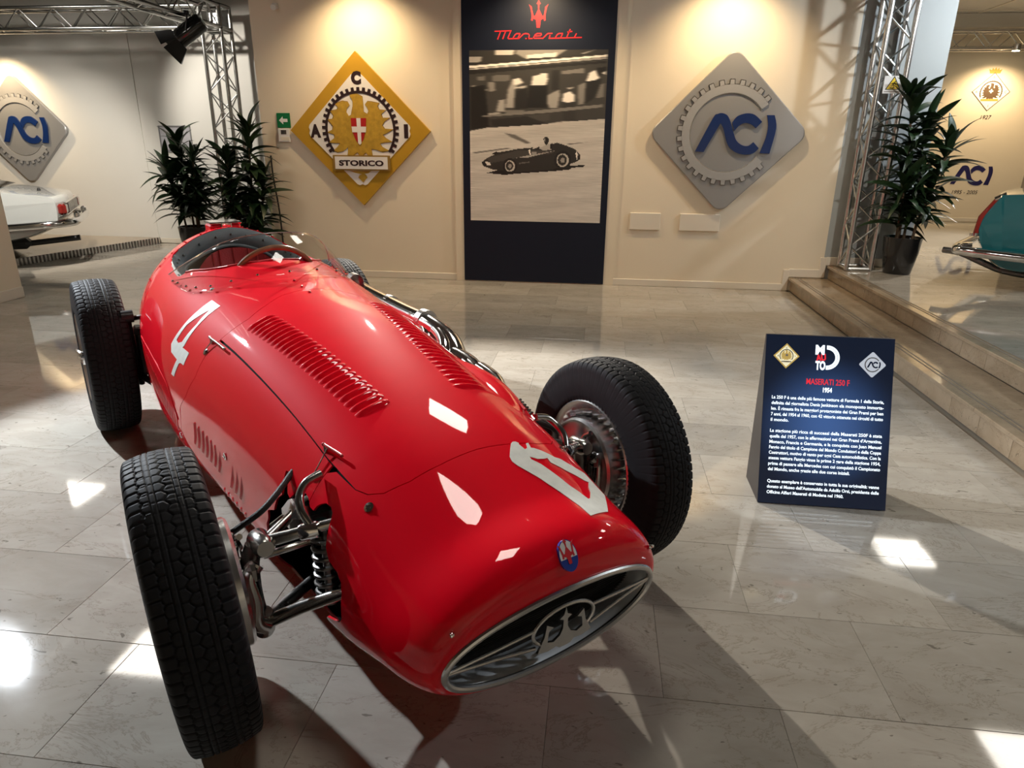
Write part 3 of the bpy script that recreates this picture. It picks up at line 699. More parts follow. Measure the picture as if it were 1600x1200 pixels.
# ------------------------------------------------------------------ navy banner with the racing photograph
bn = thing('wall_banner', 'tall navy banner with a red trident, red script and a black-and-white racing photograph', 'banner', (0, 0, 0))
MB().box((-.681, 7.277, 1.655), (1.504, .014, 3.29)).build('banner_panel', M_navy, bn)
WB = WALL(7.270)
MB().prism(TRIDENT, 0, .0015, WB).build('trident', M_signred, bn)
sc_ = MB()
for s in SCRIPT: strip(sc_, s, .0105, 0, .0015, WB)
sc_.build('script_lettering', M_signred, bn)
def photo_pixels(W=190, Hh=228):
    """the grey print of the photograph: pit lane above, track and a single seater below"""
    yy, xx = np.mgrid[0:Hh, 0:W]
    X = 733 + (xx + .5) / W * 218; Y = 78.5 + (yy + .5) / Hh * 267
    im = np.zeros((Hh, W))
    rs = np.random.RandomState(4)
    def inside(P):
        r = np.zeros(X.shape, bool); n = len(P)
        for i in range(n):
            x1, y1 = P[i]; x2, y2 = P[(i + 1) % n]
            if y1 == y2: continue
            c = ((y1 > Y) != (y2 > Y)) & (X < (x2 - x1) * (Y - y1) / (y2 - y1) + x1)
            r ^= c
        return r
    def A(P, v): return inside(P), v
    def blur(I, k):
        c = np.cumsum(np.pad(I, ((0, 0), (k + 1, k)), 'edge'), 1)
        return (c[:, 2 * k + 1:] - c[:, :-2 * k - 1]) / (2 * k + 1)
    def c4(P): return [(700 + a / 5.714, b / 5.714) for a, b in P]
    def c8(P): return [(730 + a / 7.273, 200 + b / 7.273) for a, b in P]
    im[:] = .20
    pit = [([(190, 440), (1435, 440), (1435, 520), (190, 570)], .16), ([(190, 505), (305, 505), (300, 545), (190, 548)], .62), ([(425, 450), (600, 450), (595, 485), (425, 492)], .72),
           ([(615, 450), (1080, 445), (980, 500), (700, 520), (610, 478)], .50), ([(710, 490), (985, 470), (985, 505), (710, 520)], .80), ([(1170, 485), (1340, 445), (1220, 485)], .62),
           ([(190, 578), (1430, 490), (1430, 508), (190, 598)], .92), ([(190, 602), (1430, 515), (1430, 522), (190, 612)], .75),
           ([(400, 660), (560, 655), (560, 705), (400, 712)], .38), ([(1030, 625), (1230, 600), (1230, 640), (1030, 650)], .45), ([(190, 620), (1420, 540), (1420, 560), (190, 650)], .09),
           ([(260, 670), (330, 665), (330, 700), (265, 705)], .4), ([(355, 720), (420, 715), (430, 790), (370, 800)], .5), ([(300, 780), (350, 775), (350, 790), (300, 792)], .55),
           ([(200, 750), (245, 740), (240, 860), (200, 880)], .5), ([(195, 900), (260, 890), (225, 940), (195, 940)], .85),
           ([(580, 700), (640, 680), (690, 720), (610, 760), (600, 940), (520, 940), (545, 780)], .60), ([(590, 690), (650, 682), (680, 720), (600, 745)], .88), ([(600, 760), (710, 745), (710, 765), (600, 775)], .7),
           ([(620, 790), (720, 770), (730, 940), (610, 950)], .10), ([(755, 740), (770, 665), (830, 655), (840, 640), (900, 645), (908, 690), (890, 745)], .86), ([(740, 750), (900, 745), (900, 940), (720, 940)], .06),
           ([(905, 830), (960, 800), (1015, 780), (1020, 830), (1000, 940), (930, 940), (905, 900)], .58), ([(1040, 880), (1050, 815), (1110, 795), (1150, 825), (1150, 880), (1100, 895)], .93), ([(1080, 765), (1140, 758), (1140, 772), (1085, 775)], .7),
           ([(1045, 890), (1160, 885), (1165, 1060), (1060, 1065)], .16), ([(1175, 740), (1250, 720), (1240, 900), (1185, 910)], .48), ([(1250, 710), (1275, 640), (1330, 615), (1350, 660), (1370, 680), (1320, 715)], .93),
           ([(1340, 600), (1420, 590), (1420, 650), (1370, 660)], .04), ([(1390, 635), (1425, 625), (1420, 655), (1390, 650)], .85), ([(1250, 715), (1390, 690), (1330, 850), (1250, 905)], .10), ([(1380, 735), (1418, 730), (1415, 845), (1340, 850)], .42),
           ([(940, 620), (1010, 615), (1010, 780), (940, 780)], .12), ([(1030, 660), (1200, 640), (1190, 740), (1040, 770)], .2),
           ([(300, 990), (480, 975), (480, 1005), (310, 1008)], .62), ([(460, 870), (515, 865), (520, 970), (435, 970)], .62), ([(520, 955), (700, 960), (700, 985), (520, 985)], .42), ([(195, 760), (330, 740), (370, 1100), (195, 1130)], .05),
           ([(300, 1008), (900, 950), (1405, 905), (1405, 930), (900, 980), (300, 1020)], .45), ([(730, 1005), (930, 985), (930, 1045), (730, 1060)], .24), ([(380, 1040), (720, 1010), (930, 1080), (400, 1100)], .12), ([(930, 1070), (1060, 1050), (1240, 1055), (1060, 1085)], .6)]
    for P, v in pit:
        m = inside(c4(P)); im[m] = v
    im = blur(blur(im, 2), 1)
    road = inside([(733, 200), (760, 195), (840, 190), (900, 184), (951, 180), (951, 350), (733, 350)])
    base = .72 + .05 * np.sin(Y * .21 + X * .03) * .4 + .025 * (Y - 200) / 150
    nz = blur(rs.rand(Hh, W), 9) - .5
    im = np.where(road, base + nz * .22, im)
    tr = [([(60, 245), (500, 185), (500, 200), (60, 262)], .40), ([(440, 20), (560, 40), (750, 130), (700, 140), (520, 70)], .38), ([(1180, 135), (1420, 115), (1200, 150)], .42)]
    for P, v in tr: im[inside(c8(P))] = v
    im = np.where(road, blur(im, 2), im)
    car = [([(215, 485), (330, 455), (1400, 375), (1380, 400), (1240, 410), (1230, 430), (1060, 450), (560, 490), (450, 505)], .03),
           ([(160, 360), (225, 310), (380, 240), (600, 200), (760, 185), (860, 175), (860, 200), (1000, 205), (1010, 140), (1060, 125), (1180, 160), (1270, 195), (1340, 260), (1345, 310), (1290, 345), (1220, 365), (1000, 440), (600, 470), (300, 445), (180, 405)], .13),
           ([(225, 310), (600, 215), (1050, 215), (1000, 250), (620, 300), (270, 370), (240, 330)], .22), ([(165, 365), (195, 355), (240, 400), (210, 410)], .02), ([(200, 350), (265, 360), (270, 390), (225, 390)], .80),
           ([(275, 270), (330, 235), (385, 240), (330, 262)], .03), ([(575, 305), (720, 275), (1050, 215), (720, 298)], .62), ([(610, 360), (740, 345), (740, 355), (620, 375)], .35),
           ([(725, 215), (745, 205), (755, 265), (740, 270)], .9), ([(765, 235), (825, 230), (820, 265), (770, 270)], .55), ([(1290, 215), (1312, 260), (1305, 330), (1285, 250)], .85), ([(785, 160), (830, 150), (840, 180), (775, 200)], .75),
           ([(860, 190), (930, 150), (975, 135), (985, 190), (940, 215), (880, 210)], .62), ([(900, 85), (915, 62), (945, 58), (965, 85), (960, 130), (935, 155), (912, 130)], .07), ([(903, 80), (920, 75), (922, 110), (905, 120)], .5), ([(985, 140), (1010, 130), (1010, 200), (985, 200)], .05)]
    for P, v in car: im[inside(c8(P))] = v
    def disc(cx, cy, rx, ry, v):
        a = ((X - (730 + cx / 7.273)) / (rx / 7.273)) ** 2 + ((Y - (200 + cy / 7.273)) / (ry / 7.273)) ** 2
        im[a < 1] = v
    for cx, cy, r in ((505, 400, 84), (1135, 325, 100)):
        disc(cx, cy, r, r * 1.08, .05); disc(cx, cy, r * .72, r * .78, .70); disc(cx - 5, cy - 2, r * .54, r * .62, .12); disc(cx, cy, r * .26, r * .3, .55)
    return np.clip(im, 0, 1)
im = photo_pixels()
Hh, Wp = im.shape
px0, px1, pz0, pz1 = -1.358, .004, .650, 2.284
gx = np.linspace(px0, px1, Wp + 1); gz = np.linspace(pz1, pz0, Hh + 1)
G = np.zeros((Hh + 1, Wp + 1, 3)); G[..., 0] = gx[None, :]; G[..., 1] = 7.2688; G[..., 2] = gz[:, None]
pm = grid_mesh('photo_print', G, smooth=False)
ca = pm.color_attributes.new('print', 'FLOAT_COLOR', 'CORNER')
g = np.clip(im.reshape(-1) * 1.08 + .02, 0, 1); lin = np.where(g < .04, g / 12.92, ((g + .055) / 1.055) ** 2.4)
colr = np.stack([lin * 1.0 + .004, lin * .93 + .004, lin * .84 + .003, np.ones_like(lin)], -1)
ca.data.foreach_set('color', np.repeat(colr, 4, 0).reshape(-1).astype(np.float32))
M_photo = bpy.data.materials.new('photo print'); M_photo.use_nodes = True
_b = M_photo.node_tree.nodes['Principled BSDF']; _b.inputs['Roughness'].default_value = .45
_a = M_photo.node_tree.nodes.new('ShaderNodeAttribute'); _a.attribute_name = 'print'; M_photo.node_tree.links.new(_a.outputs['Color'], _b.inputs['Base Color'])
put('photo_print', pm, M_photo, bn)

# ------------------------------------------------------------------ small things on the walls
ex = thing('exit_sign', 'small green exit sign with a white arrow, left of the gold diamond', 'sign', (-3.36, 7.308, 1.632))
MB().box((0, -.006, 0), (.145, .012, .145), bev=.002).build('sign_plate', M_exitg, ex)
MB().prism([(-.048, 0), (-.005, .040), (-.005, .016), (.045, .016), (.045, -.016), (-.005, -.016), (-.005, -.040)], 0, .001, WALL(-.0121)).build('arrow', M_signwht, ex)
al = thing('wall_control', 'small white wall control with a grey screen below the exit sign', 'switch', (-3.365, 7.308, 1.485))
MB().box((0, -.012, 0), (.13, .024, .135), bev=.006).build('housing', M_paper, al)
MB().box((.0, -.0245, .03), (.06, .002, .042)).build('screen', M_steel, al)
MB().box((.01, -.0245, -.035), (.10, .002, .035), bev=.0008).build('button_strip', M_base, al)
for x0, x1, lb in ((.313, .624, 'narrow blank cream wall cover plate, nearer the navy banner'), (.820, 1.223, 'wide blank cream wall cover plate below the silver diamond')):
    c = thing('cover_plate', lb, 'cover plate', ((x0 + x1) / 2, 7.309, .675))
    MB().box((0, -.009, 0), (x1 - x0, .018, .172), bev=.004).build('plate', M_base, c)
pf = thing('picture_frame', 'small framed pale drawing on the rear wall behind the left plant', 'picture', (-5.96, 9.44, 1.45))
f = MB()
for c, dd in (((0, 0, .17), (.48, .02, .014)), ((0, 0, -.17), (.48, .02, .014)), ((.233, 0, 0), (.014, .02, .34)), ((-.233, 0, 0), (.014, .02, .34))): f.box(c, dd)
f.build('frame', M_silver, pf)
MB().box((0, .004, 0), (.46, .006, .33)).build('print', mat('pale print', (.50, .49, .52), .4, noise=.3, nscale=6), pf)
cbk = thing('cable', 'black cable hanging down the left end of the back wall', 'cable', (-3.50, 7.295, .0))
MB().tube(catmull([(.0, 0, .012), (.01, -.02, .3), (.0, -.012, .7), (-.03, -.012, 1.05), (-.035, -.01, 1.28)], 6), .009, 8).build('cord', M_black, cbk)

# ------------------------------------------------------------------ prints on the far right wall
yf = 12.598
e1 = thing('wall_print', 'brown printed eagle emblem in a diamond with an orange crown, dated 1927', 'wall print', (6.09, yf, 2.29))
WF = WALL(0)
MB().prism(diamond(.285), 0, .002, WF).build('diamond_edge', M_brz, e1)
MB().prism(diamond(.272), .002, .003, WF).build('diamond_field', M_ivory, e1)
g = MB(); gear_strip(g, 0, -.005, .150, .160, .170, -.5, PI + .5, 40, .003, .004, WF, 1.0); g.build('gear_ring', M_brz, e1)
MB().prism([(x * .40, z * .40) for x, z in loc_poly(EAGLE, DX, DZ + .03)], .003, .004, WF).build('eagle', M_brz, e1)
MB().prism([(-.01, -.02), (.01, -.02), (.01, .0), (.03, .0), (.03, .02), (.01, .02), (.01, .04), (-.01, .04), (-.01, .02), (-.03, .02), (-.03, 0), (-.01, 0)], .004, .005, WF).build('cross', M_ivory, e1)
MB().prism([(-.13, -.135), (.13, -.135), (.13, -.105), (-.13, -.105)], .004, .005, WF).build('ribbon', M_och, e1)
MB().prism([(-.075, .27), (.075, .27), (.095, .33), (.055, .315), (.045, .35), (.02, .32), (0, .36), (-.02, .32), (-.045, .35), (-.055, .315), (-.095, .33)], 0, .002, WF).build('crown', M_och, e1)
for s, x, z in (('A', 0, .195), ('R', -.215, -.02), ('C', .215, -.02), ('I', 0, -.225)): text('lettering', s, .055, M_brz, e1, WF @ Matrix.Translation((x, z, .004)))
text('date', '1927', .085, M_brown, e1, WF @ Matrix.Translation((-.005, -.405, .001)), shear=.2)
e2 = thing('wall_print', 'navy printed letters with the years 1995 - 2005 on the far right wall', 'wall print', (6.02, yf, 1.02))
for P_ in (ACI_AC, ACI_C, ACI_I): MB().prism([(x * .84, z * .84) for x, z in loc_poly(P_, PX, PZ)], 0, .002, WF).build('letter', M_navp, e2)
text('date', '1995 - 2005', .085, M_brown, e2, WF @ Matrix.Translation((.0, -.30, .001)), shear=.2)
# ------------------------------------------------------------------ the red racing car (local axes: x = its right, y = forward, z = up; origin under the front axle)
HD = -.8304
car = thing('racing_car', 'red single-seater racing car with the white number 4, standing on the marble floor', 'car', (-.437, 1.7212, 0), HD - PI / 2)
BT=[-3.36,-3.2,-2.85,-2.4,-2.05,-1.9,-1.5,-1.1,-.7,-.25,.15,.42]
BW=[.05,.16,.30,.42,.475,.492,.507,.489,.452,.421,.408,.369]
BTOP=[.52,.64,.80,.945,1.0,.982,.935,.878,.842,.775,.690,.605]
BBOT=[.47,.37,.27,.21,.19,.18,.161,.146,.145,.146,.138,.195]
def pchip(x,y,t):
    x=np.asarray(x,float);y=np.asarray(y,float);t=np.asarray(t,float)
    h=np.diff(x);d=np.diff(y)/h;m=np.zeros(len(x))
    for i in range(1,len(x)-1):
        if d[i-1]*d[i]>0:
            w1=2*h[i]+h[i-1];w2=h[i]+2*h[i-1];m[i]=(w1+w2)/(w1/d[i-1]+w2/d[i])
    m[0]=d[0];m[-1]=d[-1]
    i=np.clip(np.searchsorted(x,t)-1,0,len(x)-2);s=(t-x[i])/h[i]
    return (2*s**3-3*s**2+1)*y[i]+(s**3-2*s**2+s)*h[i]*m[i]+(-2*s**3+3*s**2)*y[i+1]+(s**3-s**2)*h[i]*m[i+1]
def spow(v,e): return np.sign(v)*np.abs(v)**e
def sect(t,a):
    w=pchip(BT,BW,t);T=pchip(BT,BTOP,t);B=pchip(BT,BBOT,t);m=B+(T-B)*.42
    c,s=np.cos(a),np.sin(a)
    e=np.where(c>0,2.2-.2*np.clip((t-.1)/.3,0,1)-.4*np.clip((-1.2-t)/.85,0,1),2.8+1.6*np.clip((.2-t)/.45,0,1))
    return np.stack([t+0*a,w*spow(s,2/e),m+np.where(c>0,T-m,m-B)*spow(c,2/e)],-1)
def rim(a):
    c,s=np.cos(a),np.sin(a)
    z=.355+.108*spow(c,2/2.1);y=.298*spow(s,2/2.1)
    t=.573+.010*(1-(y/.3)**2)+.018*(z-.355)/.108
    return np.stack([t,y,z],-1)
U1=.42;UN=.25
def body(U,a):
    U=np.asarray(U,float);a=np.asarray(a,float);U,a=np.broadcast_arrays(U,a)
    t=np.minimum(U,U1);P=sect(t,a)
    u=np.clip((U-U1)/UN,0,1)[...,None]
    P0=sect(np.full_like(a,U1),a);d0=(P0-sect(np.full_like(a,U1-.01),a))/.01
    P1=rim(a);n=P0-np.array([U1,0,.36]);n=n/np.linalg.norm(n,axis=-1,keepdims=True)
    L0=.26;T1=np.stack([np.where(np.cos(a)>0,-.03-.10*np.cos(a),-.03),-np.sin(a)*.10,np.where(np.cos(a)>0,-np.cos(a)*.44,-np.cos(a)*.10)],-1)
    h=(2*u**3-3*u**2+1)*P0+(u**3-2*u**2+u)*d0*L0+(-2*u**3+3*u**2)*P1+(u**3-u**2)*T1
    return np.where((U>U1)[...,None],h,P)

def SP(t, a, off=0.0):
    """points of the body surface in car axes (x, y, z), moved out by off along the normal"""
    t, a = np.broadcast_arrays(np.asarray(t, float), np.asarray(a, float))
    p = body(t, a); n = SN(t, a)
    q = p + n * (np.asarray(off, float)[..., None] if np.ndim(off) else off)
    return q[..., [1, 0, 2]]
def SN(t, a):
    e = 1e-3
    x = body(np.minimum(t + e, U1 + UN), a) - body(np.maximum(t - e, -3.359), a); y = body(t, a + e) - body(t, a - e)
    n = np.cross(y, x); n /= np.linalg.norm(n, axis=-1, keepdims=True) + 1e-12
    c = (body(t, a * 0) + body(t, a * 0 + PI)) / 2 - np.where(t > U1, .3, 0.0)[..., None] * np.array([1.0, 0, 0])
    s = np.where((n * (body(t, a) - c)).sum(-1) < 0, -1.0, 1.0)
    return n * s[..., None]
def SNl(t, a): return SN(np.asarray(t, float), np.asarray(a, float))[..., [1, 0, 2]]
AK = .42
def pip(P, Q):
    P = np.asarray(P); x, y = Q[:, 0], Q[:, 1]; r = np.zeros(len(Q), bool); n = len(P)
    for i in range(n):
        x1, y1 = P[i]; x2, y2 = P[(i + 1) % n]
        if y1 == y2: continue
        r ^= ((y1 > y) != (y2 > y)) & (x < (x2 - x1) * (y - y1) / (y2 - y1) + x1)
    return r
def dens(P, h):
    out = []; n = len(P)
    for i in range(n):
        a = np.array(P[i]); b = np.array(P[(i + 1) % n]); k = max(1, int(math.ceil(np.linalg.norm((b - a) * [1, AK]) / h)))
        for j in range(k): out.append(tuple(a + (b - a) * j / k))
    return out
def shrink(P, g):
    Q = np.array(P) * [1, AK]; n = len(Q)
    ar = (Q[:, 0] * np.roll(Q[:, 1], -1) - np.roll(Q[:, 0], -1) * Q[:, 1]).sum()
    d = np.roll(Q, -1, 0) - np.roll(Q, 1, 0); d /= np.linalg.norm(d, axis=1, keepdims=True) + 1e-12
    nrm = np.stack([-d[:, 1], d[:, 0]], 1) * (1 if ar > 0 else -1)
    return [tuple(q) for q in (Q + nrm * g) / [1, AK]]
def panel(name, outer, holes, m, parent, step=.025, thick=.006, off=0.0, gap=.0013, edge=.02):
    O = dens(outer, edge)
    if gap: O = shrink(O, gap)
    Hs = [dens(h, .008) for h in holes]
    V2 = []; E = []
    for lp in [O] + Hs:
        b = len(V2); V2 += [(p[0], p[1] * AK) for p in lp]; E += [(b + i, b + (i + 1) % len(lp)) for i in range(len(lp))]
    A = np.array(V2); lo = A[:len(O)].min(0); hi = A[:len(O)].max(0)
    gx, gy = np.meshgrid(np.arange(lo[0], hi[0], step), np.arange(lo[1], hi[1], step), indexing='ij')
    gx = gx + (np.arange(gx.shape[1]) % 2)[None, :] * step / 2
    Gp = np.stack([gx.ravel(), gy.ravel()], 1)
    Gp = Gp[pip(A[:len(O)], Gp)]
    d2 = np.full(len(Gp), 1e9)
    for i in range(0, len(A), 400): d2 = np.minimum(d2, ((Gp[:, None] - A[None, i:i + 400]) ** 2).sum(-1).min(1))
    Gp = Gp[d2 > (step * .45) ** 2]
    allp = [Vector(p) for p in np.concatenate([A, Gp])]
    vs, _e, fs = delaunay_2d_cdt(allp, E, [], 0, 1e-7)[:3]
    X = np.array([tuple(v) for v in vs]); Fc = np.array([f for f in fs if len(f) == 3])
    C = X[Fc].mean(1)
    keep = pip(A[:len(O)], C); b = len(O)
    for h in Hs: keep &= ~pip(A[b:b + len(h)], C); b += len(h)
    Fc = Fc[keep]
    used = np.unique(Fc); mp = -np.ones(len(X), int); mp[used] = np.arange(len(used)); X = X[used]; Fc = mp[Fc]
    T, Aa = X[:, 0], X[:, 1] / AK
    P = SP(T, Aa, off); Nn = SNl(T, Aa)
    tri = P[Fc]; fn = np.cross(tri[:, 1] - tri[:, 0], tri[:, 2] - tri[:, 0]); flip = (fn * Nn[Fc[:, 0]]).sum(1) < 0
    Fc[flip] = Fc[flip][:, [0, 2, 1]]
    ed = {}
    for f in Fc:
        for i in range(3):
            k = (f[i], f[(i + 1) % 3])
            if (k[1], k[0]) in ed: del ed[(k[1], k[0])]
            else: ed[k] = 1
    V = list(map(tuple, P)); Nl = list(map(tuple, Nn)); F = [tuple(int(i) for i in f) for f in Fc]; inn = {}
    if thick:
        for (i, j) in ed:
            for k in (i, j):
                if k not in inn:
                    inn[k] = len(V); V.append(tuple(P[k])); Nl.append((0, 0, 0)); V.append(tuple(P[k] - Nn[k] * thick)); Nl.append((0, 0, 0))
            a, c = inn[i], inn[j]
            F.append((int(a), int(a + 1), int(c + 1), int(c)))
    me = raw_mesh(name, V, F, normals=Nl)
    return put(name, me, m, parent)
mir = lambda P: [(t, -a) for t, a in P]
# seam lines, (t, angle) on the body
NOSE = [(.151, -.79), (.189, -.748), (.22, -.663), (.239, -.485), (.241, -.25), (.236, 0), (.241, .25), (.239, .485), (.22, .663), (.189, .748), (.151, .79)]
REAR = [(-.892, -.80), (-.882, -.65), (-.878, -.52), (-.92, -.33), (-.966, -.18), (-.99, 0), (-.966, .18), (-.92, .33), (-.878, .52), (-.882, .65), (-.892, .80)]
SREAR = [(-.892, .80), (-.912, .944), (-.92, 1.19), (-.984, 1.41), (-1.09, 1.598), (-1.14, 1.75), (-1.17, 1.95)]
SA = .81
HOLE = [(-.112, 1.118), (-.100, 1.14), (-.100, 1.18), (-.082, 1.25), (-.064, 1.26), (-.047, 1.20), (-.034, 1.145), (-.020, 1.118), (-.006, 1.112), (.003, 1.108), (.023, 1.112), (.045, 1.147), (.064, 1.143), (.070, 1.095), (.080, 1.06), (.097, 1.018), (.120, 1.007), (.135, 1.024), (.141, 1.054), (.151, 1.152), (.164, 1.245), (.190, 1.301), (.232, 1.319), (.253, 1.361), (.262, 1.447), (.257, 1.63), (.24, 1.70), (.21, 1.744), (.165, 1.80), (.13, 1.95), (.11, 2.25), (-.22, 2.25), (-.275, 1.95), (-.262, 1.75), (-.246, 1.604), (-.161, 1.498), (-.140, 1.38), (-.113, 1.31), (-.120, 1.23), (-.126, 1.17), (-.128, 1.135)]
UE = U1 + UN
nose_out = ([(UE, -PI), (UE, PI), (.10, PI), (.10, 1.95), (.033, 1.95), (.033, .88), (.06, SA + .005)] + NOSE[::-1] + [(.06, -SA - .005), (.033, -.88), (.033, -1.95), (.10, -1.95), (.10, -PI)])
panel('nose_cowl', nose_out, [HOLE, mir(HOLE)], M_red, car, step=.02)
bonnet = panel('bonnet', NOSE + [(.0, SA)] + REAR[::-1] + [(0, -SA)], [], M_red, car, step=.02)
# cockpit opening
_op = [(-1.41, 0), (-1.42, .2), (-1.455, .37), (-1.52, .49), (-1.605, .58), (-1.645, .637), (-1.66, .70), (-1.69, .722), (-1.784, .728), (-1.90, .722), (-1.955, .712), (-2.01, .695), (-2.045, .665), (-2.058, .60), (-2.062, .4), (-2.065, .2), (-2.065, 0)]
OPEN = _op + [(t, -a) for t, a in _op[-2:0:-1]]
TS = -2.16
panel('cockpit_cowl', [(TS, -1.95)] + [(t, -a) for t, a in SREAR[::-1]] + REAR[1:-1] + SREAR + [(TS, 1.95)], [OPEN], M_red, car, step=.025)
for s in (1, -1):
    P = [(.033, SA + .003), (.033, 1.95), (-1.17, 1.95)] + SREAR[::-1][1:] + [(-.892, SA + .003)]
    H = HOLE
    if s < 0: P, H = mir(P), mir(H)
    sp_ = panel('side_panel', P, [H], M_red, car, step=.025)
    if s > 0: side_r = sp_
    else: side_l = sp_
panel('undertray', [(.10, 1.95), (TS, 1.95), (TS, 2 * PI - 1.95), (.10, 2 * PI - 1.95)], [HOLE, [(t, 2 * PI - a) for t, a in HOLE]], M_redm, car, step=.05)
panel('tail_cowl', [(-3.352, -PI), (-3.352, PI), (TS, PI), (TS, -PI)], [], M_red, car, step=.035, gap=.001)
# added dark skin: keeps light out and blackens the panel seams
panel('light_block_skin', [(-3.3, -PI), (-3.3, PI), (.45, PI), (.45, -PI)], [HOLE, mir(HOLE), OPEN], M_dark, car, step=.06, thick=0, off=-.0075, gap=0)

# louvers: pressed hoods lying on the surface, open towards the rear
def louver(tc0, a0, tc1, a1, w, h, m, parent, nm='louver'):
    n, q = 12, 7
    P = np.zeros((n + 1, q + 1, 3))
    for i in range(n + 1):
        u = i / n; tc = tc0 + (tc1 - tc0) * u; a = a0 + (a1 - a0) * u
        e = min(1, 4.2 * min(u, 1 - u) + .0) ** .5 if 0 < u < 1 else 0
        for j in range(q + 1):
            v = j / q
            hh = h * e * (math.sin(v / .8 * PI / 2) ** 1.3 if v <= .8 else max(0, 1 - ((v - .8) / .2) ** 2 * 1.4)) - .0006
            P[i, j] = SP(tc + w * (.5 - v), a, hh)
    return put(nm, grid_mesh(nm, P), m, parent)
for k in range(25):
    f = k / 24
    tc = -.80 + .75 * f
    a0, a1 = .352 - .132 * f, .607 - .130 * f
    louver(tc, a0, tc, a1, .024, .0085, M_red, bonnet)
    louver(tc, -a0 + .01, tc, -a1 - .03, .024, .0085, M_red, bonnet)
for k in range(7): louver(-.882 + .0395 * k, 1.541 + .004 * k, -.937 + .0413 * k, 1.642 + .003 * k, .018, .006, M_red, side_r)
for k in range(3): louver(-.525 + .040 * k, 1.566, -.579 + .0445 * k, 1.684, .018, .006, M_red, side_r)
for k in range(6): louver(-.66 + .040 * k, 1.78, -.69 + .041 * k, 1.90, .017, .006, M_red, side_r)
for k in range(18): louver(-1.76 + .036 * k, 1.49 + .006 * k, -1.77 + .036 * k, 1.59 + .006 * k, .013, .004, M_red, car)
def surf_path(P, off): return [Vector(SP(t, a, off)) for t, a in P]
MB().tube(surf_path([(-1.85, 1.46), (-1.6, 1.42), (-1.4, 1.43), (-1.22, 1.50), (-1.13, 1.60)], .0), .0035, 8).build('flank_crease', M_red, car)
# fasteners, latches, rivets
rv = MB()
for t, a in ((.219, .798), (-.588, 1.56), (-1.141, 1.726), (.219, -.798), (-.588, -1.56)):
    M = axis_mat(SP(t, a, 0), SNl(np.array([t]), np.array([a]))[0])
    MB().lathe([(.0125, 0), (.0125, .003), (.008, .004), (.008, .0025), (.0, .0025)], 16, M).box((0, 0, .0045), (.014, .003, .004), M).build('turn_fastener', M_chrome, car)
for t, a in ((-1.118, 0), (-1.03, 0), (-.946, 0)): rv.ball(SP(t, a, .001), .006, 8)
for k in range(13): rv.ball(SP(-2.075, -1.0 + 2.0 * k / 12, .001), .005, 8)
for k in range(9): rv.ball(SP(-2.13, -1.0 + 2.0 * k / 8, .001), .005, 8)
rv.build('rivets', M_redm, car)['kind'] = 'stuff'
for (t0, a0), (t1, a1), (t2, a2) in (((-.035, .765), (.047, .715), (.006, .964)), ((-.945, .84), (-.798, .834), (-.926, .957)), ((-.035, -.765), (.047, -.715), (.006, -.964))):
    A_, B_, C_ = Vector(SP(t0, a0, .012)), Vector(SP(t1, a1, .012)), Vector(SP(t2, a2, .008))
    l = MB().tube([A_, B_], .0042, 10).ball(A_, .0055).ball(B_, .005)
    l.build('bonnet_latch', M_redm if t0 > -.5 else M_nickel, car)
    MB().tube([A_.lerp(B_, .1), A_.lerp(B_, .1) - Vector((0, 0, .016))], .005, 8).tube([A_.lerp(B_, .25), C_], .0018, 6).build('latch_wire', M_nickel, car)
    MB().lathe([(.012, 0), (.012, .003), (.007, .006), (0, .006)], 14, axis_mat(SP(t2, a2, 0), SNl(np.array([t2]), np.array([a2]))[0])).build('latch_stud', M_nickel, car)
_s0, _s1 = Vector((-.315, -.035, .648)), Vector((-.322, .040, .612))
_ax = (_s1 - _s0).normalized(); _u = _ax.orthogonal().normalized(); _w = _ax.cross(_u)
MB().tube([_s0.lerp(_s1, k / 48) + (_u * math.cos(k * .9) + _w * math.sin(k * .9)) * .011 for k in range(49)], .0036, 6).build('bonnet_spring', M_chrome, car)
MB().tube([_s0 - _ax * .025, _s1 + _ax * .01], .0055, 10).build('spring_rod', M_chrome, car)
# the exhaust blister on the left flank
Pb = np.zeros((17, 9, 3))
for i in range(17):
    for j in range(9):
        u, v = i / 16, j / 8
        Pb[i, j] = SP(-.34 + .40 * u, -.60 - .36 * v, .032 * math.sin(PI * u) ** .8 * math.sin(PI * v) ** .8 - .002)
put('side_blister', grid_mesh('side_blister', Pb), M_red, side_l)

# white numbers: painted patches following the body
def decal(name, poly, holes, m, off=.0016): return panel(name, poly, holes, m, car, step=.02, thick=.0012, off=off, gap=0, edge=.012)
decal('number', FOUR, [FOUR_IN], M_white)
decal('number', NOSE_NUM, [NOSE_NUM_IN], M_white)

# badge on the nose
bt = np.array([.592]); ba = np.array([0.0])
bn_, bp_ = Vector(SNl(bt, ba)[0]), Vector(SP(.592, 0.0, 0))
for du in np.linspace(0, .08, 9):       # slide along the centre line to the height the badge has
    q = Vector(SP(.56 + du, 0.0, 0))
    if abs(q.z - .551) < abs(bp_.z - .551): bp_, bn_ = q, Vector(SNl(np.array([.56 + du]), ba)[0])
bx_ = Vector((-1, 0, 0)); bz_ = bn_; by_ = bz_.cross(bx_).normalized()
BM = frame_mat(bp_ - bn_ * .004, bx_, by_, bz_)
oval = lambda a, b, n=36: [(a * math.cos(2 * PI * k / n), b * math.sin(2 * PI * k / n)) for k in range(n)]
bd = put('badge', MB().prism(oval(.0245, .035), 0, .0075, BM).mesh('badge'), M_cbadge, car); bd['label'] = 'oval badge with a red trident over blue'
MB().prism([p for p in oval(.0225, .033) if p[1] > -.010], .0075, .0082, BM).build('badge_field', M_signwht, bd)
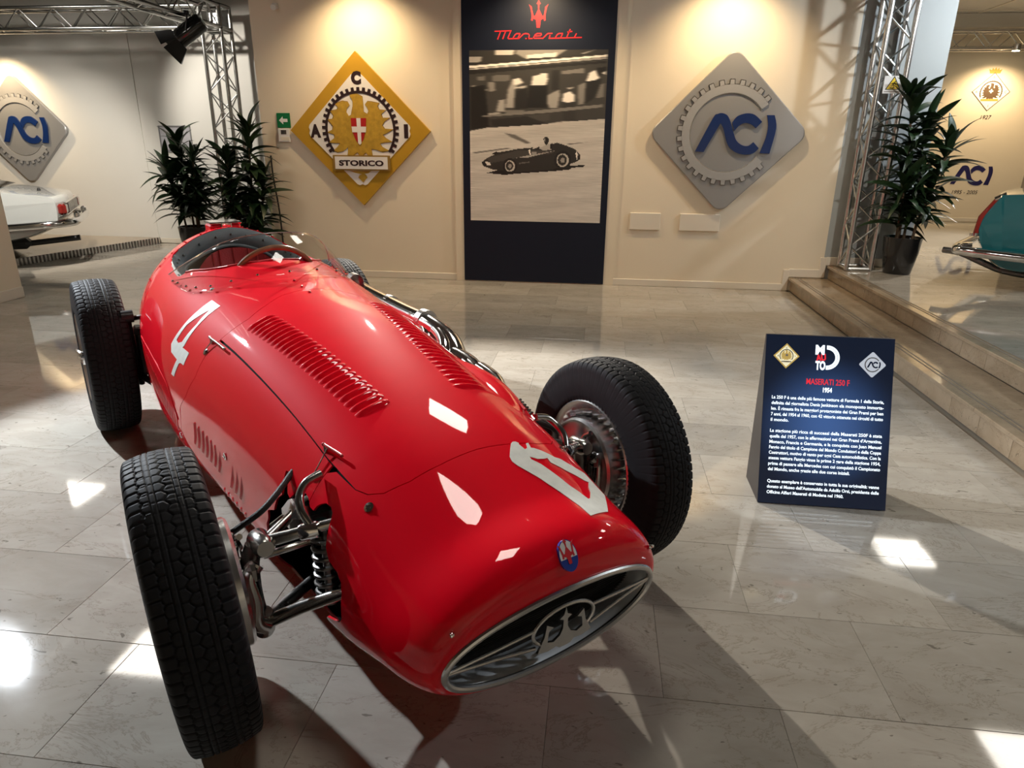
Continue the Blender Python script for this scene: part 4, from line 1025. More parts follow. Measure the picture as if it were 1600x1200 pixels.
tp = [((x + .677) * .235, (z - 2.585) * .235) for x, z in TRIDENT]
MB().prism([(x, z + .007) for x, z in tp], .0082, .0090, BM).build('badge_trident', M_signred, bd)
# tow hook stub beside the grille
for t, a in ((.598, 1.036), (.598, -1.036)): MB().ball(SP(t, a, .004), .006, 10).ball(SP(t, a, .011), .0045, 8).build('stud', M_chrome, car)

# air intake: rim, polished duct, core, bars and trident
A_ = np.linspace(0, 2 * PI, 97)[:-1]
R_ = rim(A_)[:, [1, 0, 2]]; Rc = np.array([0, .575, .355])
MB().tube([Vector(p) + (Vector(p) - Vector(Rc)).normalized() * .001 + Vector((0, .002, 0)) for p in R_], .0085, 10, closed=True).build('grille_rim', M_alu, car)
low = np.clip(-(R_[:, 2] - .355) / .108, 0, 1)[:, None]          # the lower lip slopes up towards the core
def _ring(k, d): return R_ + (Rc - R_) * (k * .35 + np.array([0, 0, 1]) * low * k * 1.1) + np.array([0, -d, 0])
Du = np.stack([_ring(k, d) for k, d in ((0, 0), (.03, .005), (.08, .018), (.14, .038), (.19, .062))], 0)
put('intake_duct', grid_mesh('intake_duct', Du, closed_v=True), M_satin, car)
core = _ring(.18, .058)
cm = MB(); cm.add([tuple(p) for p in core], [tuple(range(len(core)))]); cm.build('radiator_core', M_mesh, car)
fn = MB(); hN = len(core) // 2
for k in range(5, hN - 4):
    lo_, hi_ = Vector(core[k]), Vector(core[len(core) - k])        # two points of the rim with the same height
    for f0, f1 in ((0.0, 1.0),):
        fn.tube([lo_ + Vector((0, .003, 0)), hi_ + Vector((0, .003, 0))], .0011, 4)
fn.build('core_fins', M_black, car)['kind'] = 'stuff'
yb_ = .590
for sg in (1, -1):
    MB().tube([(sg * .297, .574, .360), (sg * .18, .590, .376), (sg * .083, .598, .386)], .0042, 8).build('grille_bar', M_alu, car)
    MB().tube([(sg * .297, .573, .357), (sg * .18, .588, .350), (sg * .080, .596, .336)], .0042, 8).build('grille_bar', M_alu, car)
em = MB().tube([(.088 * math.cos(k * PI / 24),   .598, .372 + .046 * math.sin(k * PI / 24)) for k in range(48)], .0045, 8, closed=True).build('grille_oval', M_alu, car)
hs = [(0, 0.313), (0.016, 0.314), (0.026, 0.322), (0.05, 0.319), (0.079, 0.325), (0.07, 0.341), (0.06, 0.361), (0.054, 0.391), (0.034, 0.377), (0.048, 0.371), (0.0505, 0.357), (0.051, 0.344), (0.034, 0.3375), (0.016, 0.347), (0.007, 0.363), (0.006, 0.385), (0.018, 0.391), (0.005, 0.399), (0, 0.417)]
tri_ = hs + [(-x, z) for x, z in reversed(hs[1:-1])]
MB().prism(tri_, 0, .006, frame_mat((0, .598, 0), (-1, 0, 0), (0, 0, 1), (0, 1, 0))).build('grille_trident', M_alu, em)

# cockpit: padded collar, seat, dashboard hump, steering wheel, windscreen
_cp = [(q.x, q.y) for q in catmull([(t, a, 0) for t, a in _op[6:]] + [(t, -a, 0) for t, a in _op[-2:5:-1]], 3)]
nA = len(_cp)
col_ = np.zeros((nA, 9, 3))
for i, (tr_, an) in enumerate(_cp):
    P0 = SP(tr_, an, -.002); ctr = np.array([0, tr_, .52])
    inward = ctr - P0; inward /= np.linalg.norm(inward)
    wdt = .088 * min(1, .12 + max(0, (-1.66 - tr_)) / .26)
    for j in range(9):
        v = j / 8
        col_[i, j] = P0 + inward * wdt * v + np.array([0, .016 * math.sin(PI * v) - .02 * v, 0])
put('cockpit_collar', grid_mesh('cockpit_collar', col_), M_grey, car)
st = MB()
for k in range(15):
    i = 6 + k * ((nA - 12) // 14)
    if i < nA: st.ball(col_[i, 3] + np.array([0, .003, 0]), .006, 8)
st.build('collar_studs', M_steel, car)['kind'] = 'stuff'
MB().tube([Vector(col_[i, 8]) for i in range(nA)], .009, 8).build('collar_piping', M_grey, car)
inn_ = MB()
inn_.box((0, -2.12, .55), (.62, .02, .60)).box((0, -1.72, .20), (.72, .80, .02)).box((0, -1.36, .52), (.66, .02, .52))
inn_.build('cockpit_bulkhead', M_dark, car)
seat = np.zeros((15, 15, 3))
for i in range(15):
    for j in range(15):
        u, v = -1 + 2 * i / 14, j / 14
        x = u * .27 * (1 - .10 * v)
        zt = .90 - .15 * abs(u) ** 2.5
        seat[i, j] = (x, -2.055 + .20 * (1 - v) ** 1.4 + .16 * abs(u) ** 2.2, .34 + (zt - .34) * v)
put('seat', grid_mesh('seat', seat), M_redlea, car)
MB().box((0, -1.72, .33), (.46, .42, .10), bev=.04).build('seat_cushion', M_redlea, car)
for u in (-.5, -.25, 0, .25, .5):
    i = int(round((u + 1) * 7)); MB().tube([Vector(seat[i, j]) + Vector((0, .004, 0)) for j in range(15)], .005, 6).build('seat_pleat', M_redlea, car)
sw = empty('steering_wheel', (-.02, -1.46, .80)); sw.parent = car; sw.rotation_euler = (math.radians(72), 0, 0)
MB().tube([(.185 * math.cos(k * PI / 32), .185 * math.sin(k * PI / 32), 0) for k in range(64)], .012, 10, closed=True).build('wheel_rim', M_wood, sw)
for k in range(4):
    a = PI / 4 + k * PI / 2
    MB().box((.09, 0, 0), (.17, .022, .004), Matrix.Rotation(a, 4, 'Z')).build('spoke', M_alu, sw)
MB().lathe([(0, .02), (.03, .018), (.035, 0), (.0, 0)], 20).build('hub', M_alu, sw)
MB().tube([(.0, -1.42, .78), (.0, -1.1, .70)], .018, 10).build('steering_column', M_steel, car)
MB().box((0, -1.30, .70), (.56, .02, .30), bev=.005).build('dashboard', M_steel, car)
for x, r in ((-.14, .04), (.0, .055), (.15, .04)):
    MB().lathe([(r, 0), (r, .012), (r * .85, .014), (r * .85, .008), (0, .008)], 20, frame_mat((x, -1.312, .74), (1, 0, 0), (0, 0, 1), (0, -1, 0))).build('gauge', M_black, car)
WB0 = [(-1.66, .788), (-1.59, .772), (-1.45, .736), (-1.339, .668), (-1.238, .518), (-1.189, .281), (-1.154, 0)]
WB0 = WB0 + [(t, -a) for t, a in WB0[::-1][1:]]
WT0 = [(.362, -1.70, .852), (.330, -1.62, .892), (.275, -1.50, .950), (.215, -1.41, 1.000), (.15, -1.345, 1.032), (.075, -1.31, 1.046), (0, -1.30, 1.050)]
WT0 = WT0 + [(-x, y, z) for x, y, z in WT0[::-1][1:]]
Bc = catmull([SP(t, a, .004) for t, a in WB0], 5); Tc = catmull(WT0, 5)
nW = len(Bc)
Wg = np.zeros((nW, 11, 3))
for i in range(nW):
    b, t_ = Vector(Bc[i]), Vector(Tc[i])
    for j in range(11):
        v = j / 10
        p = b.lerp(t_, v); bul = Vector((b.x, b.y + .9, 0)).normalized()
        Wg[i, j] = p + (Vector((0, .02, .012)) * math.sin(PI * v) * .6)
Nw = np.cross(np.gradient(Wg, axis=1), np.gradient(Wg, axis=0)); Nw /= np.linalg.norm(Nw, axis=-1, keepdims=True)
shell = np.concatenate([Wg, (Wg - Nw * .003)[:, ::-1]], 1)
wsc = put('windscreen', grid_mesh('windscreen', shell, closed_v=True), M_plexi, car)
MB().tube([Vector(p) for p in Wg[:, 10]], .0022, 6).build('windscreen_edge', mat('polished plastic edge', (.75, .72, .68), .15, trans=.5), wsc)
rvw = MB()
for i in range(2, nW - 2, 4):
    rvw.ball(tuple(Wg[i, 1] + np.array([0, .0, .003])), .0062, 8)
rvw.build('windscreen_rivets', M_chrome, wsc)['kind'] = 'stuff'
MB().tube(catmull([SP(t, a, .002) for t, a in [(q[0], q[1]) for q in OPEN if q[0] > -1.72]], 2) if False else [Vector(SP(t, a, .001)) for t, a in sorted([q for q in OPEN if q[0] > -1.66], key=lambda q: q[1])], .006, 8).build('cockpit_edge', M_redm, car)
# filler cap on the tail
cp = MB().box((.0, -2.20, .985), (.15, .13, .05), bev=.012).build('filler_cap', M_redm, car)
MB().box((.0, -2.20, 1.013), (.155, .135, .012), bev=.005).box((0, -2.13, 1.004), (.05, .02, .028), bev=.004).build('cap_lever', M_chrome, cp)

# exhaust on the left side
def ex(name, pts, r, m=M_chrome): return MB().tube(catmull(pts, 8), r, 16).build(name, m, car)
ex('exhaust_pipe', [(-.40, -.62, .50), (-.475, -.66, .55), (-.520, -.79, .618), (-.520, -.95, .655), (-.520, -1.25, .665), (-.522, -1.62, .680), (-.53, -1.80, .69)], .045)
ex('exhaust_pipe', [(-.39, -.42, .50), (-.455, -.46, .535), (-.495, -.60, .575), (-.487, -.80, .59), (-.485, -1.1, .600), (-.495, -1.50, .63), (-.505, -1.72, .655)], .041)
for y in (-.30, -.45, -.58): ex('exhaust_header', [(-.36, y + .04, .49), (-.43, y, .54), (-.475, y - .09, .575), (-.49, y - .22, .585)], .030)
for y in (-.72, -.86, -1.0): ex('exhaust_header', [(-.38, y + .06, .54), (-.45, y, .60), (-.495, y - .10, .64), (-.515, y - .24, .66)], .030)
for y in (-1.02, -1.38): MB().lathe([(.047, -.02), (.050, -.02), (.050, .02), (.047, .02)], 20, axis_mat((-.526, y, .667), (0, 1, -.02))).build('pipe_clamp', M_alu, car)
mr = MB().lathe([(0, -.05), (.028, -.05), (.040, .03), (.036, .03), (.026, -.02), (0, -.02)], 20, axis_mat((-.505, -1.735, .735), (.1, 1, -.12))).build('rear_mirror', M_alu, car)
MB().tube([(-.505, -1.75, .728), (-.44, -1.72, .70)], .008, 8).build('mirror_arm', M_alu, car)

# ---------------------------------------------------------------- wheels
def tyre_mesh(D, w, pitch, name):
    Rr = D / 2; hw = .385 * w
    nx = 66; xs = np.linspace(-hw, hw, nx)
    n = int(2 * PI * Rr / .0026)
    nb = int(round(2 * PI * Rr / pitch)); n = nb * int(round(n / nb))
    sh = [(hw + (.475 * w - hw) * math.sin(k / 8 * PI / 2), Rr - .009 - .034 * (1 - math.cos(k / 8 * PI / 2))) for k in range(1, 9)]
    sw_ = [(.475 * w + .025 * w * math.sin(k / 8 * PI), Rr - .043 - (Rr - .043 - .212) * k / 8) for k in range(1, 8)] + [(.36 * w, .209), (.30 * w, .202)]
    px = [-p[0] for p in reversed(sh + sw_)] + list(xs) + [p[0] for p in sh + sw_]
    crown = Rr - .009 * (np.abs(xs) / hw) ** 2.2
    pr = [p[1] for p in reversed(sh + sw_)] + list(crown) + [p[1] for p in sh + sw_]
    px, pr = np.array(px), np.array(pr); m = len(px)
    th = np.arange(n) / n * 2 * PI; arc = np.arange(n) / n * nb         # in pitches
    X, K = np.meshgrid(px, arc, indexing='xy')
    u = X / hw
    depth = np.zeros_like(X)
    # cell sites in columns (u, phase)
    best = np.full(X.shape, 9e9); sec = np.full(X.shape, 9e9)
    au = np.abs(u)
    for cu, ph, sgn in ((-.15, 0, 0), (.15, .5, 0), (-.60, .25, 0), (.60, .75, 0), (-.92, .72, 0), (.92, .22, 0)):
        kf = K - ph; kr = np.round(kf); 
        for dk in (-1, 0, 1):
            d = np.sqrt(((kr + dk - kf) * pitch) ** 2 + ((u - cu) * hw) ** 2)
            sec = np.where(d < best, best, np.minimum(sec, d)); best = np.minimum(best, d)
    cell = sec - best
    tread = au <= 1.0
    depth = np.where(tread & (cell < .0034), .0050 * np.clip((.0034 - cell) / .0012, 0, 1), 0)
    lug = (au > .74)
    kk = np.abs(((K - np.where(u < 0, .22, .72)) % 1) - .5)
    fade = np.clip((1.42 - au) / .28, 0, 1)
    depth = np.where(lug & (kk > .40), .0065 * fade * np.clip((kk - .40) / .05, 0, 1), np.where(lug, depth * (au < .78), depth))
    rib = (au > .31) & (au < .46)
    depth = np.where(rib, 0, depth)
    gro = (np.abs(au - .295) < .018) | (np.abs(au - .475) < .018)
    depth = np.where(gro, .0048, depth)
    sip = (np.abs(((K * 2) % 1) - .5) > .43) & (au < .74)
    depth = np.where(sip & (depth < .001), .0014, depth)
    nrm_x = np.where(au > 1, np.sign(u) * .5, 0)
    R = pr[None, :] - depth
    Y = R * np.cos(th)[:, None]; Z = R * np.sin(th)[:, None]
    return grid_mesh(name, np.stack([X, Y, Z], -1), closed_u=True)
def rim_parts(w, outward, parent, hub_out=0.0):
    o = outward
    X = Matrix(((0, 0, 1, 0), (1, 0, 0, 0), (0, 1, 0, 0), (0, 0, 0, 1)))        # lathe axis z -> x
    h = .43 * w
    MB().lathe([(.217, -h - .010), (.222, -h - .005), (.216, -h + .004), (.203, -h + .008), (.196, -h + .025), (.186, -h + .035), (.184, 0), (.186, h - .035), (.196, h - .025), (.203, h - .008), (.216, h - .004), (.222, h + .005), (.217, h + .010),
                (.200, h - .002), (.192, h - .022), (.180, h - .030), (.178, 0), (.180, -h + .030), (.192, -h + .022), (.200, -h + .002)], 72, X, closed=True).build('rim', M_alu, parent)
    sp = MB()
    for k in range(40):
        a = 2 * PI * k / 40; b = a + (.30 if k % 2 else -.30)
        x0 = o * (.055 if k % 4 < 2 else -.03); x1 = o * (-.01 if k % 4 < 2 else .02)
        sp.tube([(x0, .045 * math.cos(a), .045 * math.sin(a)), (x1, .180 * math.cos(b), .180 * math.sin(b))], .0024, 5)
    sp.build('spokes', M_chrome, parent)['kind'] = 'stuff'
    MB().lathe([(.046, -.07), (.05, -.06), (.042, -.02), (.042, .015), (.046, .03), (.042, .038), (.0, .038)], 28, X @ Matrix.Scale(o, 4, (0, 0, 1)) @ Matrix.Translation((0, 0, hub_out))).build('hub', M_chrome, parent)
    e = MB().lathe([(.034, .038), (.038, .046), (.034, .066), (.016, .076), (0, .076)], 24, X @ Matrix.Scale(o, 4, (0, 0, 1)) @ Matrix.Translation((0, 0, hub_out)))
    for s in (1, -1):
        Pq = [((.062 + hub_out) * o, s * .02, .012), ((.074 + hub_out) * o, s * .05, .020), ((.080 + hub_out) * o, s * .080, .024)]
        e.tube(Pq, [.014, .012, .007], 8)
    e.build('spinner', M_chrome, parent)
def wheel(name, s, t, D, w, tm, st, cb, front):
    wt = empty(name, (0, 0, 0)); wt.parent = car
    cc, sc = math.cos(cb), math.sin(cb)
    C_ = Matrix(((cc, 0, -sc, 0), (0, 1, 0, 0), (sc, 0, cc, 0), (0, 0, 0, 1)))
    wt.matrix_local = Matrix.Translation((s, t, D / 2 + .001)) @ Matrix.Rotation(st, 4, 'Z') @ C_
    put('tyre', tm, M_rubber, wt)
    o = 1 if s > 0 else -1
    rim_parts(w, o, wt, 0.0 if front else .035)
    X = Matrix(((0, 0, 1, 0), (1, 0, 0, 0), (0, 1, 0, 0), (0, 0, 0, 1))) @ Matrix.Scale(o, 4, (0, 0, 1))
    if front:
        MB().lathe([(.0, -.116), (.075, -.116), (.090, -.106), (.146, -.106), (.155, -.112), (.162, -.104), (.162, -.045), (.0, -.045)], 64, X).build('brake_backplate', M_alu, wt)
        MB().lathe([(.154, -.044), (.154, .035), (.05, .045), (.0, .045)], 64, X).build('brake_drum', M_steel, wt)
        fn = MB()
        for k in range(34):
            a = 2 * PI * k / 34
            Mr = Matrix.Rotation(a, 4, 'X')
            fn.add([(o * (-.075 + .045 * (i // 7)), -.004 + .011 * math.sin(i % 7 / 6 * PI), .158 + .030 * (i % 7) / 6) for i in range(14)], [(j, j + 1, j + 8, j + 7) for j in range(6)], Mr)
        fn.build('drum_fins', M_chrome, wt)
        for k in range(4):
            yy = -.075 + .036 * k
            MB().box((-o * .115, yy, .02), (.014, .010, .15), Matrix.Rotation(-.5 * o, 4, 'X'), bev=.003).build('backplate_rib', M_nickel, wt)
        MB().box((-o * .1065, -.02, .02), (.004, .105, .13), Matrix.Rotation(-.5 * o, 4, 'X')).build('air_scoop', M_dark, wt)
    else:
        MB().lathe([(.0, -.09), (.13, -.09), (.15, -.08), (.15, .03), (.0, .04)], 48, X).build('brake_drum', M_steel, wt)
    return wt
TF = tyre_mesh(.7213, .1705, .0285, 'tyre'); TR = tyre_mesh(.7615, .2036, .0295, 'tyre')
wheel('front_wheel', .6706, 0, .7213, .1705, TF, -.0755, -.0579, True)
wheel('front_wheel', -.6706, 0, .7213, .1705, TF, -.0755, .0579, True)
wheel('rear_wheel', .6214, -2.28, .7615, .2036, TR, 0, .016, False)
wheel('rear_wheel', -.6214, -2.28, .7615, .2036, TR, 0, -.016, False)

# ---------------------------------------------------------------- front suspension, both sides
for o in (1, -1):
    X = lambda x, y, z: Vector((o * x, y, z - .012))
    MB().tube(catmull([X(.520, .03, .475), X(.535, .03, .43), X(.538, .03, .36), X(.535, .035, .30), X(.525, .04, .265)], 5), [.023] * 20 + [.023], 14).build('upright', M_steel, car)
    MB().tube(catmull([X(.532, .085, .455), X(.553, .092, .43), X(.548, .10, .37), X(.553, .098, .31), X(.530, .085, .275)], 6), .0195, 14).box(X(.545, .09, .44), (.03, .04, .05), bev=.01).build('steering_arm', M_nickel, car)
    MB().lathe([(.0, -.04), (.020, -.04), (.027, -.03), (.027, .03), (.020, .042), (0, .042)], 20, axis_mat(X(.508, .05, .487), (0, 1, .1))).build('ball_joint', M_nickel, car)
    MB().lathe([(.0, -.035), (.022, -.035), (.026, -.025), (.026, .025), (.022, .035), (0, .035)], 20, axis_mat(X(.525, .05, .262), (0, .2, 1))).build('ball_joint', M_nickel, car)
    MB().tube([X(.500, .055, .490), X(.445, .085, .505), X(.40, .108, .518), X(.30, .16, .545)], [.0165, .0145, .0135, .0135], 14).build('wishbone_arm', M_nickel, car)
    MB().tube([X(.495, .045, .485), X(.42, .00, .505), X(.28, -.10, .545)], [.0155, .013, .013], 14).build('wishbone_arm', M_nickel, car)
    MB().tube([X(.515, .055, .262), X(.45, .13, .325), X(.40, .20, .375), X(.30, .29, .430)], [.017, .0165, .015, .014], 14).build('wishbone_arm', M_nickel, car)
    MB().tube([X(.515, .045, .262), X(.40, -.03, .26), X(.26, -.12, .26)], [.017, .016, .015], 14).build('wishbone_arm', M_steel, car)
    MB().lathe([(.0, -.024), (.019, -.024), (.021, -.018), (.021, .018), (.019, .024), (0, .024)], 18, axis_mat(X(.405, .112, .517), (-.5 * o, .3, .1))).build('roll_bar_clamp', M_chrome, car)
    MB().tube(catmull([X(.400, .112, .528), X(.412, .085, .560), X(.405, .055, .585), X(.38, .04, .61), X(.34, .035, .62)], 6), .011, 12).build('roll_bar_link', M_nickel, car)
    MB().box(X(.36, -.02, .49), (.13, .10, .075), Matrix.Rotation(0, 4, 'Z'), bev=.02).build('damper_body', M_alu, car)
    MB().tube([X(.45, -.07, .455), X(.34, .02, .575)], .007, 8).build('frame_rail', M_nickel, car)
    c0 = Vector(X(.345, .045, .26)); sg_ = [c0 + Vector((.036 * math.cos(k * .42), .036 * math.sin(k * .42), .0042 * k * .42 * 1.0)) for k in range(110)]
    MB().tube(sg_, .0062, 8).build('coil_spring', M_steel, car)
    MB().tube([c0, c0 + Vector((0, 0, .22))], .015, 10).build('damper_rod', M_steel, car)
    MB().box(X(.30, .04, .40), (.03, .05, .42), bev=.004).build('frame_upright', M_black, car)
    MB().box(X(.19, .02, .36), (.03, .44, .44), bev=.004).build('frame_plate', M_dark, car)
    MB().tube([X(.50, .02, .43), X(.30, .035, .44)], .009, 10).build('track_rod', M_nickel, car)
    MB().tube(catmull([X(.562, -.14, .415), X(.535, -.10, .455), X(.475, -.045, .520), X(.415, -.07, .555), X(.375, -.10, .575), X(.34, -.12, .585)], 8), .0085, 10).build('brake_hose', M_hose, car)
    MB().tube([X(.590, -.165, .395), X(.556, -.13, .422)], .013, 12).build('hose_union', M_chrome, car)
    MB().tube([X(.548, .0, .46), X(.56, .02, .50), X(.555, .05, .52)], .008, 8).build('brake_union', M_chrome, car)
    MB().tube(catmull([X(.548, .0, .46), X(.548, .04, .40), X(.547, .05, .30)], 4), .0025, 6).build('brake_pipe', M_chrome, car)
    MB().tube([X(.52, -.05, .36), X(.60, -.02, .36)], .04, 20).build('stub_axle', M_steel, car)
# rear suspension seen between the wheels and the body
for o in (1, -1):
    X = lambda x, y, z: Vector((o * x, y, z))
    MB().tube([X(.54, -2.28, .38), X(.25, -2.28, .38)], .03, 14).build('half_shaft', M_steel, car)
    MB().tube(catmull([X(.52, -2.05, .60), X(.46, -1.98, .62), X(.40, -1.80, .66)], 6), .012, 10).build('brake_line', M_nickel, car)
    MB().tube([X(.52, -2.02, .63), X(.515, -2.05, .42), X(.50, -2.1, .26)], .014, 10).build('radius_arm', M_black, car)
    MB().lathe([(0, -.025), (.03, -.025), (.03, .025), (0, .025)], 16, axis_mat(X(.52, -2.02, .62), (1, 0, 0))).build('arm_pivot', M_black, car)
    MB().tube([X(.50, -2.0, .55), X(.36, -1.92, .53)], .016, 10).build('radius_rod', M_black, car)
    MB().tube([X(.50, -2.02, .32), X(.36, -1.72, .24)], .016, 10).build('radius_rod', M_black, car)
    MB().box(X(.47, -2.06, .44), (.06, .08, .24), bev=.01).build('hub_carrier', M_black, car)
MB().tube([(-.5, -2.42, .36), (0, -2.52, .36), (.5, -2.42, .36)], .035, 14).build('axle_tube', M_steel, car)
# ------------------------------------------------------------------ information stand
isd = thing('info_stand', 'navy wedge-shaped information stand with white Italian text, on the floor right of the car', 'sign', (.713, 2.615, 0))
IW, IH = .506, .702
_n = Vector((0, .222, .666)); _v = _n.normalized(); _f = Vector((1, 0, 0)).cross(_v)
MB().add([(0, 0, .002), (IW, 0, .002), (IW, .235, .002), (0, .235, .002), (0, .222, .667), (IW, .222, .667), (IW, .235, .667), (0, .235, .667)],
         [(3, 2, 1, 0), (0, 1, 5, 4), (1, 2, 6, 5), (2, 3, 7, 6), (3, 0, 4, 7), (4, 5, 6, 7)]).build('wedge_body', mat('dark grey laminate', (.030, .026, .026), .4), isd)
FM = frame_mat((0, -.0012, .002), (1, 0, 0), _v, _f)
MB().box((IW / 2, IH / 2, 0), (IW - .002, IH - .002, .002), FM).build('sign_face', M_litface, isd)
FX = lambda u, v, z=.0012: FM @ Matrix.Translation((u * IW, (1 - v) * IH, z))
def small_diamond(u, v, h, gold):
    M = FX(u, v)
    if gold:
        MB().prism(diamond(h), 0, .0006, M).build('logo_edge', M_litgold, isd)
        MB().prism(diamond(h * .86), .0006, .001, M).build('logo_field', M_litcream, isd)
        g = MB(); ring_strip(g, 0, 0, h * .47, h * .53, -.6, PI + .6, .001, .0013, M, 40); g.build('logo_ring', M_brown, isd)
        MB().prism([(x * h / .752, z * h / .752) for x, z in loc_poly(EAGLE, DX, DZ)], .001, .0013, M).build('logo_eagle', M_litgold, isd)
        MB().prism([(-h * .08, -h * .02), (h * .12, -h * .02), (h * .1, h * .16), (-h * .06, h * .16)], .0013, .0015, M).build('logo_cross', M_ivory, isd)
        for s, x, y in (('C', 0, .56), ('A', -.63, -.08), ('I', .66, -.08)): text('logo_letter', s, h * .22, M_brown, isd, M @ Matrix.Translation((x * h, y * h, .0014)))
        MB().prism([(-h * .38, -h * .50), (h * .38, -h * .50), (h * .38, -h * .40), (-h * .38, -h * .40)], .0013, .0016, M).build('logo_plate', M_ivory, isd)
        text('logo_letter', 'STORICO', h * .09, M_brown, isd, M @ Matrix.Translation((0, -.485 * h, .0017)))
    else:
        MB().prism(subdiv_square(h, h * .12, 4), 0, .0006, M).build('logo_edge', M_litgrey, isd)
        g = MB(); gear_strip(g, 0, 0, h * .50, h * .53, h * .57, .6, 5.7, 30, .0006, .0010, M, 1.0); g.build('logo_ring', M_silver, isd)
        for P_ in (ACI_AC, ACI_C, ACI_I): MB().prism([(x * h / .76, z * h / .76) for x, z in loc_poly(P_, PX, PZ)], .0006, .0012, M).build('logo_letter', M_blue, isd)
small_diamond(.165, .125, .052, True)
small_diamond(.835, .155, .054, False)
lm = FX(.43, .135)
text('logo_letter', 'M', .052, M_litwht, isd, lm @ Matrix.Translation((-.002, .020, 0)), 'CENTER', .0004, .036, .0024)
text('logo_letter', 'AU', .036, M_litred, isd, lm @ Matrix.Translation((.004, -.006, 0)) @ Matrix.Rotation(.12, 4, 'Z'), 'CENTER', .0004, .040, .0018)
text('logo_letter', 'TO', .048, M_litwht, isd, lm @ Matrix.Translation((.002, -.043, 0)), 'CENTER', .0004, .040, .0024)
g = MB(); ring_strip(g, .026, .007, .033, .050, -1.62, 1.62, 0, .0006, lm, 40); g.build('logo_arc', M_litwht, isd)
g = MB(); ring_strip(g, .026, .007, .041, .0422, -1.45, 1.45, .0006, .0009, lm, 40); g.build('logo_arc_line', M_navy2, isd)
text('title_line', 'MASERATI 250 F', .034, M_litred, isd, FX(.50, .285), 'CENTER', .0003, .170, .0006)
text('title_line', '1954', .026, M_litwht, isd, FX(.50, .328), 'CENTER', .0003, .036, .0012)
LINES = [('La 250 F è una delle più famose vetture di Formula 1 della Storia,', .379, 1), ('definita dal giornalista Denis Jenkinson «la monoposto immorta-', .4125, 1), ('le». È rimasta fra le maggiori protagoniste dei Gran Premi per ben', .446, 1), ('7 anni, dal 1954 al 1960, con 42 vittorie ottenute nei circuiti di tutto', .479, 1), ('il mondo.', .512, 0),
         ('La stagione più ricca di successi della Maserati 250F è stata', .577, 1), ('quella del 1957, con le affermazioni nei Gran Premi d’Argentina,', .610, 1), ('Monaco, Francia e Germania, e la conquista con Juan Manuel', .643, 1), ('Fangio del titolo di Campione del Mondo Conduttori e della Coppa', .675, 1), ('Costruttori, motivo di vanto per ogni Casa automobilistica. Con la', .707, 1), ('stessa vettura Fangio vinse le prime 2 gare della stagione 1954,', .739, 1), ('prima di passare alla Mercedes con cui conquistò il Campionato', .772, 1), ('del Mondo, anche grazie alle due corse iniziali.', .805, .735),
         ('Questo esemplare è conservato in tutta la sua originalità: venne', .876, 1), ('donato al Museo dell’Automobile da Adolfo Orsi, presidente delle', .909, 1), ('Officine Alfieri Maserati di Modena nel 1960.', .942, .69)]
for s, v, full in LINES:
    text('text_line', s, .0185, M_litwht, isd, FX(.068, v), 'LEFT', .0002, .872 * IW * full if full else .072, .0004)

# ------------------------------------------------------------------ potted dracaenas
def leaf_mesh(droop, width, k):
    n = 9; V = []; F = []
    for i in range(n + 1):
        u = i / n
        w = width * math.sin(PI * min(1, u * .93 + .07)) ** .8 * (1 - .25 * u)
        if i == n: w = .0012
        x = u * (1 - .25 * droop * u); z = -droop * u * u * .75 + .12 * u
        V += [(x, -w, z + w * .35), (x, 0, z), (x, w, z + w * .35)]
    for i in range(n):
        a = i * 3; b = a + 3
        F += [(a, b, b + 1, a + 1), (a + 1, b + 1, b + 2, a + 2)]
    return raw_mesh('leaf', V, F, smooth=True)
LEAVES = [leaf_mesh(.15, .125, 0), leaf_mesh(.55, .115, 1), leaf_mesh(.95, .105, 2), leaf_mesh(.32, .14, 3)]
for l in LEAVES: l.materials.append(M_leaf)
def plant(label, loc, canes, pot_r, pot_h, seed, n_leaf, spread=1.0, ymax=9):
    rs = random.Random(seed)
    t = thing('potted_dracaena', label, 'plant', loc, 0, 'potted dracaenas')
    MB().lathe([(0, 0), (pot_r * .70, 0), (pot_r * .73, .01), (pot_r * .93, pot_h * .6), (pot_r, pot_h), (pot_r * .95, pot_h), (pot_r * .92, pot_h - .02), (pot_r * .90, pot_h - .04), (0, pot_h - .04)], 40).build('pot', M_gloss, t)
    MB().lathe([(pot_r * .89, pot_h - .036), (0, pot_h - .026)], 24).build('soil', M_soil, t)
    tot = sum(c[2] for c in canes)
    for cx, cy, h, lx, ly in canes:
        z0 = pot_h - .03
        pts = [Vector((cx + lx * (k / 6) ** 1.4, cy + ly * (k / 6) ** 1.4, z0 + h * k / 6)) for k in range(7)]
        MB().tube(pts, [.014, .013, .012, .012, .011, .010, .008], 8).build('cane', M_cane, t)
        nl = int(n_leaf * h / tot)
        for k in range(nl):
            f = (k + .5) / nl
            zf = .16 + .84 * f
            i = min(5, int(zf * 6)); q = pts[i].lerp(pts[i + 1], zf * 6 - i)
            top = f > .80
            az = k * 2.399 + rs.uniform(-.4, .4)
            el = rs.uniform(.55, 1.25) if top else rs.uniform(.0, .75)
            L = rs.uniform(.27, .42) * spread * (1.0 if not top else .95)
            if loc[1] + q.y + math.sin(az) * L * 1.02 > ymax: az = -az
            me = LEAVES[rs.choice((0, 1, 1, 3) if top else (1, 1, 2, 3))]
            o = put('leaf', me, None, t)
            o.location = q
            o.rotation_euler = Matrix(Matrix.Rotation(az, 3, 'Z') @ Matrix.Rotation(-el, 3, 'Y') @ Matrix.Rotation(rs.uniform(-.5, .5), 3, 'X')).to_euler()
            o.scale = (L, L * rs.uniform(.8, 1.15), L)
    return t
